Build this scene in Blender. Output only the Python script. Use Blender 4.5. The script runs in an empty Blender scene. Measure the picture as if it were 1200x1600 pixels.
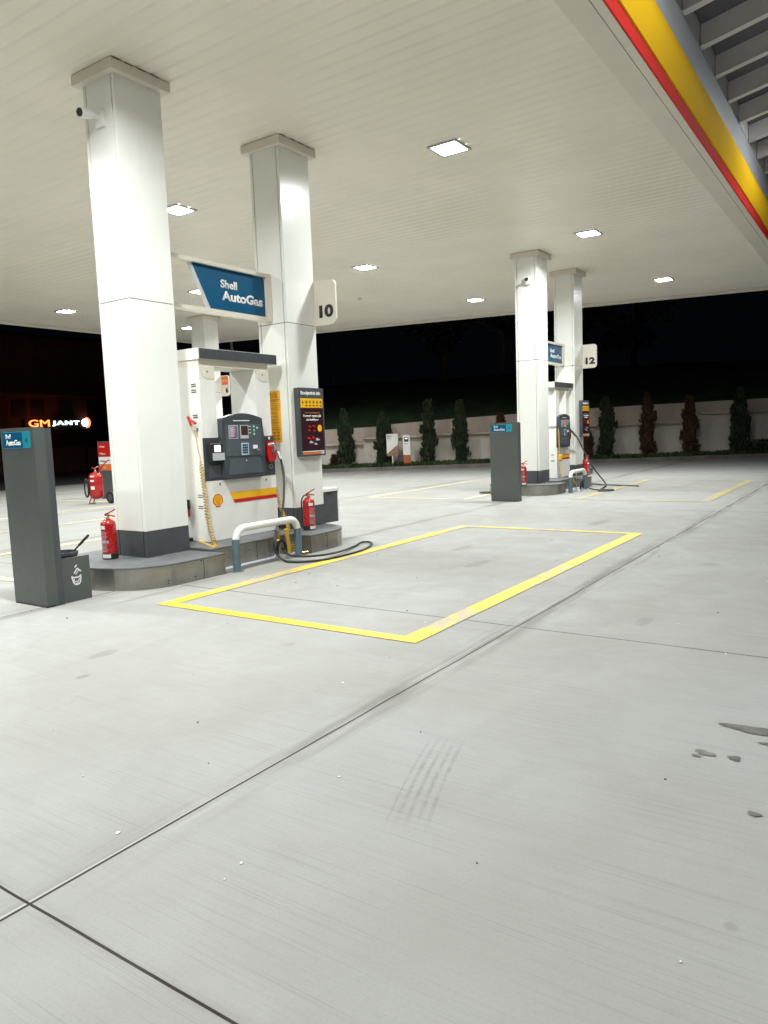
import bpy, bmesh, math, random
from mathutils import Vector, Matrix
random.seed(7)
R = math.radians
SC = bpy.context.scene
COL = SC.collection
PI = math.pi

# ------------------------------------------------------------------ camera
cam = bpy.data.cameras.new("camera")
cam.sensor_fit = 'VERTICAL'; cam.sensor_height = 36.0
cam.lens = 1151.4 / 1600.0 * 36.0
cam.clip_start = 0.05; cam.clip_end = 600
camo = bpy.data.objects.new("camera", cam); COL.objects.link(camo)
camo.matrix_world = (Matrix.Translation((0, 0, 1.30)) @ Matrix.Rotation(-0.97021, 4, 'Z')
                     @ Matrix.Rotation(1.465676, 4, 'X') @ Matrix.Rotation(-0.0378246, 4, 'Z'))
SC.camera = camo
# ------------------------------------------------------------------ night sky
w = bpy.data.worlds.new("World"); SC.world = w; w.use_nodes = True
bg = w.node_tree.nodes["Background"]
bg.inputs[0].default_value = (0.16, 0.2, 0.34, 1); bg.inputs[1].default_value = 0.006
SC.view_settings.view_transform = 'Standard'; SC.view_settings.look = 'None'
SC.view_settings.exposure = 0.0; SC.view_settings.gamma = 1.0
SC.cycles.max_bounces = 8; SC.cycles.diffuse_bounces = 5
SC.cycles.sample_clamp_indirect = 4.0
HC = 4.71                                   # canopy soffit height
LIGHT_W = 100.0

# ------------------------------------------------------------------ helpers
def tag(o, label=None, cat=None, group=None, kind=None):
    if label: o['label'] = label
    if cat: o['category'] = cat
    if group: o['group'] = group
    if kind: o['kind'] = kind
    return o
def empty(name, loc, label, cat, group=None):
    o = bpy.data.objects.new(name, None); COL.objects.link(o)
    o.location = loc; o.empty_display_size = .1
    return tag(o, label, cat, group)
def wloc(o):
    v = Vector((0, 0, 0))
    while o: v = v + o.location; o = o.parent
    return v
def copy_tree(o, parent=None):
    c = o.copy(); COL.objects.link(c); c.parent = parent
    for k in list(o.children): copy_tree(k, c)
    return c
def crom(pts, n=8, closed=False):
    pts = [Vector(p) for p in pts]; out = []
    m = len(pts)
    for i in range(m - 1):
        p0 = pts[max(i-1, 0)]; p1 = pts[i]; p2 = pts[i+1]; p3 = pts[min(i+2, m-1)]
        for k in range(n):
            t = k / n
            out.append(.5*((2*p1) + (-p0+p2)*t + (2*p0-5*p1+4*p2-p3)*t*t + (-p0+3*p1-3*p2+p3)*t**3))
    out.append(pts[-1]); return out

class MB:
    """collects geometry in world coordinates, builds one mesh under a parent"""
    def __init__(s): s.bm = bmesh.new()
    def box(s, x0, x1, y0, y1, z0, z1):
        v = [s.bm.verts.new(p) for p in ((x0,y0,z0),(x1,y0,z0),(x1,y1,z0),(x0,y1,z0),(x0,y0,z1),(x1,y0,z1),(x1,y1,z1),(x0,y1,z1))]
        for f in ((3,2,1,0),(4,5,6,7),(0,1,5,4),(1,2,6,5),(2,3,7,6),(3,0,4,7)): s.bm.faces.new([v[i] for i in f])
        return s
    def prism(s, poly, d, o=(0,0,0), u=(1,0,0), v=(0,0,1)):
        """polygon in (u,v) at o, extruded by d along u x v reversed (towards the viewer of a front view)"""
        o = Vector(o); u = Vector(u); v = Vector(v); n = u.cross(v)
        a = [s.bm.verts.new(o + u*p[0] + v*p[1]) for p in poly]
        b = [s.bm.verts.new(o + u*p[0] + v*p[1] + n*d) for p in poly]
        s.bm.faces.new(a[::-1]); s.bm.faces.new(b)
        k = len(poly)
        for i in range(k): s.bm.faces.new((a[i], a[(i+1) % k], b[(i+1) % k], b[i]))
        return s
    def tube(s, pts, r, n=10, caps=True):
        pts = [Vector(p) for p in pts]; rings = []
        rr = r if isinstance(r, (list, tuple)) else [r]*len(pts)
        t0 = (pts[1]-pts[0]).normalized()
        a = t0.orthogonal().normalized()
        for i, p in enumerate(pts):
            t = (pts[min(i+1, len(pts)-1)] - pts[max(i-1, 0)])
            if t.length < 1e-9: t = t0
            t.normalize()
            a = (a - t*a.dot(t))
            if a.length < 1e-6: a = t.orthogonal()
            a.normalize(); b = t.cross(a)
            rings.append([s.bm.verts.new(p + (a*math.cos(2*PI*k/n) + b*math.sin(2*PI*k/n))*rr[i]) for k in range(n)])
        for i in range(len(rings)-1):
            for k in range(n):
                s.bm.faces.new((rings[i][k], rings[i][(k+1) % n], rings[i+1][(k+1) % n], rings[i+1][k]))
        if caps: s.bm.faces.new(rings[0][::-1]); s.bm.faces.new(rings[-1])
        return s
    def lathe(s, prof, o=(0,0,0), n=28, axis='Z'):
        o = Vector(o); rings = []
        for r, z in prof:
            ring = []
            for k in range(n):
                c, q = math.cos(2*PI*k/n)*r, math.sin(2*PI*k/n)*r
                p = Vector((c, q, z)) if axis == 'Z' else (Vector((c, z, q)) if axis == 'Y' else Vector((z, c, q)))
                ring.append(s.bm.verts.new(o+p))
            rings.append(ring)
        for i in range(len(rings)-1):
            for k in range(n):
                s.bm.faces.new((rings[i][k], rings[i][(k+1) % n], rings[i+1][(k+1) % n], rings[i+1][k]))
        s.bm.faces.new(rings[0][::-1]); s.bm.faces.new(rings[-1])
        return s
    def build(s, name, m, parent=None, bevel=0, smooth=False, seg=2):
        bm = s.bm
        if bevel:
            es = [e for e in bm.edges if len(e.link_faces) == 2 and e.calc_face_angle(0) > .5]
            bmesh.ops.bevel(bm, geom=es, offset=bevel, segments=seg, profile=.5, affect='EDGES', clamp_overlap=True)
        bmesh.ops.recalc_face_normals(bm, faces=bm.faces)
        if parent: 
            o = wloc(parent)
            for v in bm.verts: v.co -= o
        me = bpy.data.meshes.new(name); bm.to_mesh(me); bm.free()
        if smooth or bevel:
            me.polygons.foreach_set('use_smooth', [True]*len(me.polygons))
            try: me.set_sharp_from_angle(angle=R(38))
            except Exception: pass
        ob = bpy.data.objects.new(name, me); COL.objects.link(ob)
        me.materials.append(m)
        if parent: ob.parent = parent
        return ob

def rrect(w, h, r, n=5, corners=(1,1,1,1)):
    """rounded rectangle polygon from (0,0) to (w,h); corners: bl, br, tr, tl"""
    pts = []
    for (cx, cy, a0), on in zip(((r, r, PI), (w-r, r, 1.5*PI), (w-r, h-r, 0), (r, h-r, .5*PI)), corners):
        if on:
            for k in range(n+1): a = a0 + k*PI/2/n; pts.append((cx+math.cos(a)*r, cy+math.sin(a)*r))
        else:
            pts.append({PI: (0, 0), 1.5*PI: (w, 0), 0: (w, h), .5*PI: (0, h)}[a0])
    return pts

# --- node materials
class X:
    """tiny expression wrapper for math nodes"""
    def __init__(s, nt, sock): s.nt = nt; s.s = sock
    def op(s, kind, *a, clamp=False):
        n = s.nt.nodes.new('ShaderNodeMath'); n.operation = kind; n.use_clamp = clamp
        for i, x in enumerate((s,)+a):
            if isinstance(x, X): s.nt.links.new(x.s, n.inputs[i])
            else: n.inputs[i].default_value = x
        return X(s.nt, n.outputs[0])
    def __add__(s, o): return s.op('ADD', o)
    def __sub__(s, o): return s.op('SUBTRACT', o)
    def __mul__(s, o): return s.op('MULTIPLY', o)
    def abs(s): return s.op('ABSOLUTE')
    def lt(s, v): return s.op('LESS_THAN', v)
    def max(s, o): return s.op('MAXIMUM', o)
    def min(s, o): return s.op('MINIMUM', o)
    def ramp(s, a, b, c=0., d=1., smooth=True):
        n = s.nt.nodes.new('ShaderNodeMapRange'); n.interpolation_type = 'SMOOTHSTEP' if smooth else 'LINEAR'
        s.nt.links.new(s.s, n.inputs[0])
        for i, v in enumerate((a, b, c, d)): n.inputs[i+1].default_value = v
        return X(s.nt, n.outputs[0])
def newmat(name):
    m = bpy.data.materials.new(name); m.use_nodes = True
    return m, m.node_tree, m.node_tree.nodes['Principled BSDF']
def noise(nt, scale, detail=4, rough=.55, vec=None, stretch=None, dist=0.):
    n = nt.nodes.new('ShaderNodeTexNoise'); n.inputs['Scale'].default_value = scale
    n.inputs['Detail'].default_value = detail; n.inputs['Roughness'].default_value = rough
    n.inputs['Distortion'].default_value = dist
    if vec is None:
        tc = nt.nodes.new('ShaderNodeTexCoord'); vec = tc.outputs['Object']
    if stretch:
        mp = nt.nodes.new('ShaderNodeMapping'); mp.inputs['Scale'].default_value = stretch
        nt.links.new(vec, mp.inputs[0]); vec = mp.outputs[0]
    nt.links.new(vec, n.inputs['Vector'])
    return X(nt, n.outputs['Fac'])
def mixc(nt, fac, a, b):
    n = nt.nodes.new('ShaderNodeMix'); n.data_type = 'RGBA'
    nt.links.new(fac.s, n.inputs[0])
    for i, c in ((6, a), (7, b)):
        if isinstance(c, tuple): n.inputs[i].default_value = (*c, 1)
        else: nt.links.new(c, n.inputs[i])
    return n.outputs[2]
def bump(nt, b, h, strength, dist=.01):
    n = nt.nodes.new('ShaderNodeBump'); n.inputs['Strength'].default_value = strength
    n.inputs['Distance'].default_value = dist
    nt.links.new(h.s, n.inputs['Height']); nt.links.new(n.outputs[0], b.inputs['Normal'])
def mat(name, c, rough=.5, metal=0., var=.12, vs=3., coat=0., emit=None, es=1., bumps=0., bs=60, spec=.5, rv=.05):
    m, nt, b = newmat(name)
    nz = noise(nt, vs, 5, .6)
    dark = tuple(x*(1-var) for x in c); lite = tuple(min(1, x*(1+var*.5)) for x in c)
    nt.links.new(mixc(nt, nz.ramp(.3, .7), dark, lite), b.inputs['Base Color'])
    r2 = noise(nt, vs*6, 4, .6).ramp(.3, .7, max(.02, rough-rv*.5), min(1, rough+rv))
    nt.links.new(r2.s, b.inputs['Roughness'])
    b.inputs['Metallic'].default_value = metal
    b.inputs['Specular IOR Level'].default_value = spec
    b.inputs['Coat Weight'].default_value = coat; b.inputs['Coat Roughness'].default_value = .12
    if emit: b.inputs['Emission Color'].default_value = (*emit, 1); b.inputs['Emission Strength'].default_value = es
    if bumps: bump(nt, b, noise(nt, bs, 3, .6), bumps, .004)
    return m

M = {}
M['panel'] = mat('white_cladding', (.82, .82, .775), .26, var=.02, vs=1.2, coat=.25, rv=0., spec=.5)
M['soffit'] = mat('soffit_paint', (.83, .775, .68), .38, var=.05, vs=.6, rv=0.)
M['trim'] = mat('trim_paint', (.72, .67, .58), .4, var=.05, vs=1)
M['white'] = mat('white_paint', (.80, .79, .75), .35, var=.05, vs=4)
M['dgrey'] = mat('dark_grey_panel', (.062, .068, .075), .45, var=.12, vs=4)
M['tower'] = mat('tower_grey', (.082, .09, .085), .42, var=.1, vs=2, coat=.1)
M['console'] = mat('console_plastic', (.055, .064, .075), .38, var=.1, vs=6)
M['console2'] = mat('console_shelf', (.085, .10, .115), .35, var=.15, vs=6)
M['screen'] = mat('screen_glass', (.06, .035, .025), .12, var=.1)
M['orange'] = mat('orange_face', (.75, .16, .03), .4, var=.08)
M['silver'] = mat('silver_metal', (.55, .55, .56), .3, metal=.9, var=.1, vs=8)
M['lgrey'] = mat('light_grey_plastic', (.50, .52, .55), .4, var=.08, vs=8)
M['teal'] = mat('teal_sign', (.003, .085, .19), .35, var=.03, vs=2, spec=.25, rv=0.)
M['teal2'] = mat('teal_light', (.02, .28, .36), .3, var=.05, vs=2)
M['yellow'] = mat('yellow_vinyl', (.86, .46, .01), .35, var=.05, vs=3)
M['fyellow'] = mat('fascia_yellow', (1., .58, .02), .75, var=.02, vs=.6, rv=0., spec=.05)
M['fred'] = mat('fascia_red', (.70, .04, .035), .7, var=.02, vs=.6, rv=0., spec=.05)
M['fgrey'] = mat('fascia_grey', (.60, .63, .68), .35, metal=.0, var=.03, vs=.8, rv=0.)
M['red'] = mat('red_vinyl', (.55, .012, .01), .35, var=.06, vs=5)
M['extred'] = mat('extinguisher_red', (.40, .010, .012), .25, var=.06, vs=9, coat=.4)
M['black'] = mat('black_rubber', (.018, .018, .019), .5, var=.2, vs=12)
M['hose'] = mat('hose_rubber', (.03, .032, .03), .42, var=.2, vs=20)
M['brass'] = mat('brass', (.62, .42, .14), .3, metal=1., var=.15, vs=20)
M['bumperblue'] = mat('rail_blue_grey', (.10, .155, .18), .35, var=.15, vs=9, coat=.2)
M['coil'] = mat('coil_cable_yellow', (.62, .38, .05), .45, var=.2, vs=15)
M['poster'] = mat('poster_dark', (.035, .008, .014), .3, var=.3, vs=9)
M['notice'] = mat('notice_yellow', (.80, .40, .01), .4, var=.1, vs=6)
M['noticeink'] = mat('notice_ink', (.42, .16, .01), .5, var=.2, vs=30)
M['ink'] = mat('black_ink', (.02, .02, .022), .5, var=.1)
M['paper'] = mat('label_white', (.8, .8, .78), .5, var=.05)
M['green'] = mat('green_icon', (.05, .35, .2), .4, var=.05)
M['purple'] = mat('label_purple', (.22, .12, .22), .4, var=.3, vs=40)
M['island'] = mat('island_top', (.13, .135, .14), .55, var=.25, vs=5, bumps=.3, bs=120)
M['frame'] = mat('light_frame', (.45, .45, .42), .35, metal=.3, var=.05)
M['beam'] = mat('rafter_paint', (.82, .81, .82), .4, var=.06, vs=2)
M['terracotta'] = mat('kiosk_orange', (.40, .10, .03), .5, var=.1, vs=4)
M['bld'] = mat('building_wall', (.16, .055, .035), .8, var=.3, vs=.5)
M['bld2'] = mat('building_dark', (.03, .016, .014), .7, var=.3, vs=.8)
M['kerb'] = mat('kerb_stone', (.16, .14, .125), .8, var=.35, vs=1.7, bumps=.4, bs=30)
M['debris_w'] = mat('litter_white', (.75, .74, .70), .6, var=.1)
M['debris_d'] = mat('litter_dark', (.07, .06, .05), .7, var=.3)
M['trunk'] = mat('bark', (.10, .07, .045), .9, var=.3, vs=8)
def panelmat():
    m, nt, b = newmat('white_cladding_worn')
    n1 = noise(nt, 1.2, 4, .6); st = noise(nt, 1., 5, .7, stretch=(9, 9, .7)); sc_ = noise(nt, 38, 3, .75); ar = noise(nt, 1.7, 2, .5)
    c = mixc(nt, n1.ramp(.3, .7), (.80, .80, .755), (.84, .84, .795))
    c = mixc(nt, st.ramp(.55, .8, 0, .16), c, (.58, .55, .48))
    c = mixc(nt, sc_.ramp(.66, .74, 0, .5)*ar.ramp(.5, .65), c, (.42, .39, .34))
    nt.links.new(c, b.inputs['Base Color']); b.inputs['Roughness'].default_value = .26
    b.inputs['Coat Weight'].default_value = .25; b.inputs['Coat Roughness'].default_value = .14
    bump(nt, b, noise(nt, 1.6, 2, .5), .12, .02)
    return m
M['panel'] = panelmat()
def emis(name, c, s):
    m, nt, b = newmat(name); b.inputs['Base Color'].default_value = (.8, .8, .8, 1)
    b.inputs['Emission Color'].default_value = (*c, 1); b.inputs['Emission Strength'].default_value = s
    return m
M['lens'] = emis('lit_lens', (.95, 1, 1), 55)
M['sign_w'] = emis('lit_letter_white', (.75, .9, 1), 3.5)
M['sign_o'] = emis('lit_letter_orange', (1, .20, .045), 4)
M['receipt'] = emis('lit_display', (1, .93, .75), 1.3)
M['redlamp'] = emis('lit_red_lamp', (1, .08, .03), .8)
def steelmat():
    m, nt, b = newmat('brushed_steel')
    nz = noise(nt, 1.6, 4, .6); st = noise(nt, 3, 5, .65, stretch=(.6, .6, 60))
    sm = noise(nt, 5, 3, .5, stretch=(1, 1, .35), dist=1.)
    c = mixc(nt, nz.ramp(.3, .7), (.26, .245, .22), (.40, .385, .35))
    nt.links.new(mixc(nt, sm.ramp(.52, .75, 0, .4), c, (.17, .15, .13)), b.inputs['Base Color'])
    nt.links.new((st.ramp(.2, .8, .26, .48)).s, b.inputs['Roughness'])
    b.inputs['Metallic'].default_value = .85
    bump(nt, b, st, .08, .002)
    return m
M['steel'] = steelmat()
def brushed_leaf(name, a, c):
    m, nt, b = newmat(name)
    nz = noise(nt, 2.3, 3, .6); n2 = noise(nt, 14, 2, .5)
    k = mixc(nt, nz.ramp(.3, .7), a, c)
    nt.links.new(mixc(nt, n2.ramp(.4, .7, 0, .5), k, tuple(x*.5 for x in a)), b.inputs['Base Color'])
    b.inputs['Roughness'].default_value = .7
    return m
M['leaf'] = brushed_leaf('cypress_green', (.016, .028, .011), (.036, .052, .020))
M['leafb'] = brushed_leaf('cypress_brown', (.055, .024, .010), (.095, .042, .016))
M['leafd'] = brushed_leaf('dark_leaf', (.022, .034, .022), (.045, .06, .04))
M['grass'] = brushed_leaf('grass_green', (.022, .042, .012), (.05, .075, .022))
def wallmat(name, c):
    m, nt, b = newmat(name)
    nz = noise(nt, .7, 6, .65); st = noise(nt, 1.2, 5, .7, stretch=(1.5, 1.5, .25), dist=.6)
    k = mixc(nt, nz.ramp(.3, .7), tuple(x*.8 for x in c), c)
    nt.links.new(mixc(nt, st.ramp(.5, .8, 0, .45), k, tuple(x*.55 for x in c)), b.inputs['Base Color'])
    b.inputs['Roughness'].default_value = .85
    bump(nt, b, noise(nt, 25, 5, .6), .25, .01)
    return m
M['wall_up'] = wallmat('render_upper', (.78, .65, .56))
M['wall_lo'] = wallmat('render_lower', (.78, .71, .63))
def groundmat():
    m, nt, b = newmat('polished_concrete')
    g = nt.nodes.new('ShaderNodeNewGeometry'); P = g.outputs['Position']
    sp = nt.nodes.new('ShaderNodeSeparateXYZ'); nt.links.new(P, sp.inputs[0])
    x = X(nt, sp.outputs[0]); y = X(nt, sp.outputs[1])
    big = noise(nt, .45, 5, .6, vec=P); mid = noise(nt, 2.2, 6, .65, vec=P, dist=.8)
    streak = noise(nt, 1.0, 5, .7, vec=P, stretch=(30, .8, 1)); fine = noise(nt, 90, 3, .7, vec=P)
    sstr = noise(nt, 1.0, 3, .6, vec=P, stretch=(160, 1.1, 1))
    smear = noise(nt, 1.0, 5, .65, vec=P, stretch=(1.6, .55, 1), dist=.5)
    c = mixc(nt, big.ramp(.3, .7), (.309, .302, .284), (.346, .345, .336))
    c = mixc(nt, mid.ramp(.35, .75, 0, .35), c, (0.283, 0.279, 0.261))
    c = mixc(nt, streak.ramp(.48, .78, 0, .42), c, (0.254, 0.253, 0.239))
    c = mixc(nt, sstr.ramp(.55, .70, 0, .34), c, (0.180, 0.172, 0.164))
    c = mixc(nt, smear.ramp(.58, .8, 0, .30), c, (0.385, 0.389, 0.381))
    c = mixc(nt, fine.ramp(.42, .75, 0, .22), c, (0.221, 0.217, 0.205))
    # small pits and scattered dark marks
    vo = nt.nodes.new('ShaderNodeTexVoronoi'); vo.inputs['Scale'].default_value = 3.1; nt.links.new(P, vo.inputs['Vector'])
    spot = X(nt, vo.outputs['Distance']) 
    sp2 = noise(nt, 1.3, 2, .5, vec=P)
    c = mixc(nt, spot.ramp(.012, .028, 1, 0)*sp2.ramp(.5, .6, 0, .75), c, (0.098, 0.094, 0.086))
    vo2 = nt.nodes.new('ShaderNodeTexVoronoi'); vo2.inputs['Scale'].default_value = .8; nt.links.new(P, vo2.inputs['Vector'])
    wob = mid*.06
    stn = (X(nt, vo2.outputs['Distance'])+wob).ramp(.05, .13, 1, 0)*noise(nt, .6, 2, .5, vec=P).ramp(.5, .6, 0, .35)
    c = mixc(nt, stn, c, (0.156, 0.148, 0.135))
    fmid = noise(nt, 11, 4, .7, vec=P)
    # dirt halo and groove of the saw joints
    def mind(v, vals):
        r = None
        for q in vals:
            d = (v-q).abs(); r = d if r is None else r.min(d)
        return r
    wx = x + (noise(nt, 1.5, 3, .5, vec=P)-.5)*.012; wy = y + (noise(nt, 1.3, 3, .5, vec=P)-.5)*.012
    jx = [-5.74, -2.35, 1.043, 4.42, 11.55, 14.95, 18.3, 21.7, 25.1]; jy = [-9., -5.3, -1.65, 1.995, 5.65, 9.3, 13.0, 16.65, 20.3]
    dx = mind(wx, jx); dy = mind(wy, jy)
    inside = (x+100).ramp(0, 1).s
    halo = dy.ramp(.0, .16, 1, 0)*noise(nt, 1.0, 4, .6, vec=P, stretch=(.8, 9, 1)).ramp(.38, .62, 0, .85)*x.ramp(1.5, 3.2, .55, 1.)
    halo2 = dx.ramp(.0, .05, 1, 0)*noise(nt, 2.0, 4, .6, vec=P, stretch=(9, 1, 1)).ramp(.4, .7, 0, .4)
    c = mixc(nt, halo.max(halo2), c, (0.156, 0.148, 0.135))
    side = (y-1.995+.02)
    pale = (dy-.035).abs().ramp(0, .02, 1, 0)*noise(nt, 1.2, 3, .6, vec=P, stretch=(.6, 3, 1)).ramp(.45, .6, 0, .5)
    c = mixc(nt, pale, c, (0.410, 0.410, 0.394))
    groove = dx.ramp(.0035, .0055, 1, 0).max(dy.ramp(.0035, .006, 1, 0))
    lip = (y-2.0065).abs().ramp(.0012, .003, 1, 0)*x.ramp(1.1, 2.3, .7, 0)
    c = mixc(nt, lip, c, (.62, .61, .58))
    c = mixc(nt, groove, c, (.022, .014, .010))
    # skid mark of one tyre
    cx, cy, a = 2.27, 1.40, math.atan2(.22, .67)
    lx = (x-cx)*math.cos(a) + (y-cy)*math.sin(a)
    ly = (y-cy)*math.cos(a) - (x-cx)*math.sin(a)
    ly = ly + lx*lx*.08
    rib = (ly*(2*PI/.036)).op('SINE').ramp(-.3, .7, 0, 1)
    sk = lx.abs().ramp(.12, .44, 1, 0)*(ly.abs()).ramp(.075, .088, 1, 0)*rib*noise(nt, 14, 4, .7, vec=P).ramp(.32, .62, .05, .40)
    c = mixc(nt, sk, c, (0.139, 0.139, 0.127))
    for (px, py, rx, ry, k) in ((2.70, 4.02, .10, .06, .45), (2.37, 3.73, .05, .03, .5), (3.4, 3.1, .05, .04, .3), 
                            (1.95, .30, .02, .02, .3), (4.9, 1.3, .14, .05, .3), (6.4, 3.3, .25, .08, .35), (7.2, 3.9, .3, .06, .35), (8.6, .9, .3, .1, .3), (5.6, -.1, .12, .06, .4),
                            (9.8, 3.2, .4, .1, .4), (3.95, 5.2, .35, .05, .4), (4.6, 5.25, .3, .04, .3), (13.2, 1.4, .6, .15, .35)):
        ax = (x-px)*(1/rx); ay = (y-py)*(1/ry)
        d = (ax*ax+ay*ay) + (fmid-.5)*2.2
        c = mixc(nt, d.ramp(.2, 1.3, k, 0), c, (.15, .143, .13))
    # grimy wear along the lanes beside the islands and at the tanker lane
    lane = ((y-3.6).abs().ramp(.25, .9, 1, 0))*noise(nt, 1.1, 4, .7, vec=P, stretch=(.5, 2, 1)).ramp(.5, .75, 0, .35)
    c = mixc(nt, lane, c, (0.238, 0.234, 0.217))
    nt.links.new(c, b.inputs['Base Color'])
    r = mid.ramp(.3, .7, .52, .72); nt.links.new(r.s, b.inputs['Roughness'])
    b.inputs['Specular IOR Level'].default_value = .18
    h = fine*.3 + mid*.5 + streak*.4 - groove*4.0
    bump(nt, b, h, .16, .006)
    return m
M['ground'] = groundmat()
def linemat(name, c, wear):
    m, nt, b = newmat(name)
    g = nt.nodes.new('ShaderNodeNewGeometry'); P = g.outputs['Position']
    n1 = noise(nt, 9, 6, .7, vec=P); n2 = noise(nt, 1.1, 3, .6, vec=P); n3 = noise(nt, 60, 3, .6, vec=P)
    k = mixc(nt, n1.ramp(.3, .7), tuple(q*.9 for q in c), c)
    worn = (n1*n2.ramp(.35, .7, .5, 1.35)).ramp(1.0-wear, 1.12-wear, 0, .8)
    k = mixc(nt, worn, k, (.36, .34, .28))
    k = mixc(nt, n3.ramp(.6, .8, 0, .3), k, tuple(q*.6 for q in c))
    nt.links.new(k, b.inputs['Base Color']); b.inputs['Roughness'].default_value = .5
    bump(nt, b, n3, .15, .003)
    return m
M['line'] = linemat('road_paint_yellow', (.80, .56, .055), .50)
M['line_old'] = linemat('road_paint_worn', (.50, .42, .19), .62)
M['line_pale'] = linemat('road_paint_pale', (.66, .58, .34), .5)
def wetmat():
    m, nt, b = newmat('wet_oil')
    nz = noise(nt, 12, 4, .6)
    nt.links.new(mixc(nt, nz.ramp(.3, .7), (.11, .105, .10), (.18, .175, .16)), b.inputs['Base Color'])
    b.inputs['Roughness'].default_value = .3
    return m
M['wet'] = wetmat()
M['asphalt'] = mat('asphalt', (.05, .048, .047), .85, var=.3, vs=1.5, bumps=.5, bs=150)

# --- lettering (text turned into mesh)
def text(name, s, m, parent, origin, u, v, height=None, width=None, bold=0., depth=.002, align='LEFT', spacing=1.):
    cu = bpy.data.curves.new('t', 'FONT'); cu.body = s; cu.size = 1.; cu.offset = bold; cu.align_x = align
    cu.space_character = spacing; cu.resolution_u = 4; cu.extrude = 0
    to = bpy.data.objects.new('t', cu); COL.objects.link(to)
    dg = bpy.context.evaluated_depsgraph_get(); dg.update()
    me = bpy.data.meshes.new_from_object(to.evaluated_get(dg)); bpy.data.objects.remove(to); bpy.data.curves.remove(cu)
    me.name = name
    xs = [q.co.x for q in me.vertices]; ys = [q.co.y for q in me.vertices]
    h = max(ys)-min(ys); wd = max(xs)-min(xs)
    sy = (height/h) if height else (width/wd); sx = (width/wd) if width else sy
    x0 = {'LEFT': min(xs), 'CENTER': (min(xs)+max(xs))/2, 'RIGHT': max(xs)}[align]; y0 = min(ys)
    o = Vector(origin); u = Vector(u); v = Vector(v); n = u.cross(v)
    bm = bmesh.new(); bm.from_mesh(me)
    bmesh.ops.remove_doubles(bm, verts=bm.verts, dist=1e-5)
    r = bmesh.ops.extrude_face_region(bm, geom=list(bm.faces))
    for q in r['geom']:
        if isinstance(q, bmesh.types.BMVert): q.co.z = 1
    po = wloc(parent) if parent else Vector((0, 0, 0))
    for q in bm.verts:
        k = q.co.copy(); q.co = o + u*((k.x-x0)*sx) + v*((k.y-y0)*sy) + n*(depth*k.z) - po
    bmesh.ops.recalc_face_normals(bm, faces=bm.faces)
    bm.to_mesh(me); bm.free()
    me.materials.clear(); me.materials.append(m)
    ob = bpy.data.objects.new(name, me); COL.objects.link(ob)
    if parent: ob.parent = parent
    return ob
FU, FV = (1, 0, 0), (0, 0, 1)            # a face looking to -Y: u to +X, v up, normal -Y
LU = (0, -1, 0)                          # a face looking to -X

# ------------------------------------------------------------------ ground
mb = MB(); v = [mb.bm.verts.new(p) for p in ((-60,-60,0),(160,-60,0),(160,160,0),(-60,160,0))]; mb.bm.faces.new(v)
tag(mb.build('ground', M['ground']), kind='structure')
mb = MB(); v = [mb.bm.verts.new(p) for p in ((-60,23.5,.004),(18.0,22.6,.004),(19.2,19.3,.004),(20.45,17.25,.004),(26,26,.004),(26,120,.004),(-60,120,.004))]; mb.bm.faces.new(v)
tag(mb.build('road', M['asphalt']), kind='structure')
def bay(x0, x1, y0, y1, m, w=.14, sides='nfab', z=.0045, w2=.10):
    mb = MB()
    def q(a, b, c, d):
        vs = [mb.bm.verts.new((p[0], p[1], z)) for p in ((a, c), (b, c), (b, d), (a, d))]; mb.bm.faces.new(vs)
    if 'n' in sides: q(x0, x1, y0, y0+w)
    if 'f' in sides: q(x0, x1, y1-w, y1)
    lo = y0+w if 'n' in sides else y0; hi = y1-w if 'f' in sides else y1
    if 'a' in sides: q(x0, x0+w2, lo, hi)
    if 'b' in sides: q(x1-w2, x1, lo, hi)
    return tag(mb.build('road_marking', m), kind='structure')
bay(3.775, 8.96, 2.385, 4.855, M['line'], .145, w2=.105)
bay(12.83, 17.8, 2.37, 4.70, M['line_old'], .16)
bay(3.8, 9.0, 7.05, 9.05, M['line_pale'], .14)
bay(12.4, 17.2, 6.60, 8.96, M['line_pale'], .13)
bay(6.0, 11.2, 11.3, 13.6, M['line_pale'], .12)
bay(10.25, 15.3, 14.2, 19.2, M['line_pale'], .14, sides='fa')
bay(19.2, 22.0, 14.2, 16.6, M['line_pale'], .12, sides='nb')
# wet stains
def blob(cx, cy, rx, ry, seed, z=.0035, rot=0.):
    rnd = random.Random(seed); n = 26; mb = MB(); ph = [rnd.uniform(0, 6.28) for _ in range(4)]
    vs = []
    for k in range(n):
        a = 2*PI*k/n; r = 1 + .22*math.sin(2*a+ph[0]) + .13*math.sin(3*a+ph[1]) + .09*math.sin(5*a+ph[2]) + .05*math.sin(9*a+ph[3])
        px, py = math.cos(a)*rx*r, math.sin(a)*ry*r
        vs.append(mb.bm.verts.new((cx+px*math.cos(rot)-py*math.sin(rot), cy+px*math.sin(rot)+py*math.cos(rot), z)))
    mb.bm.faces.new(vs)
    return tag(mb.build('ground_stain', M['wet']), kind='structure')
blob(3.33, .38, .035, .20, 1, rot=.15); blob(3.20, .28, .022, .10, 5)
blob(2.995, .56, .022, .035, 2); blob(3.0, .455, .018, .028, 3); blob(2.955, .585, .01, .022, 4)
blob(2.585, .33, .018, .018, 6); 

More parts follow.
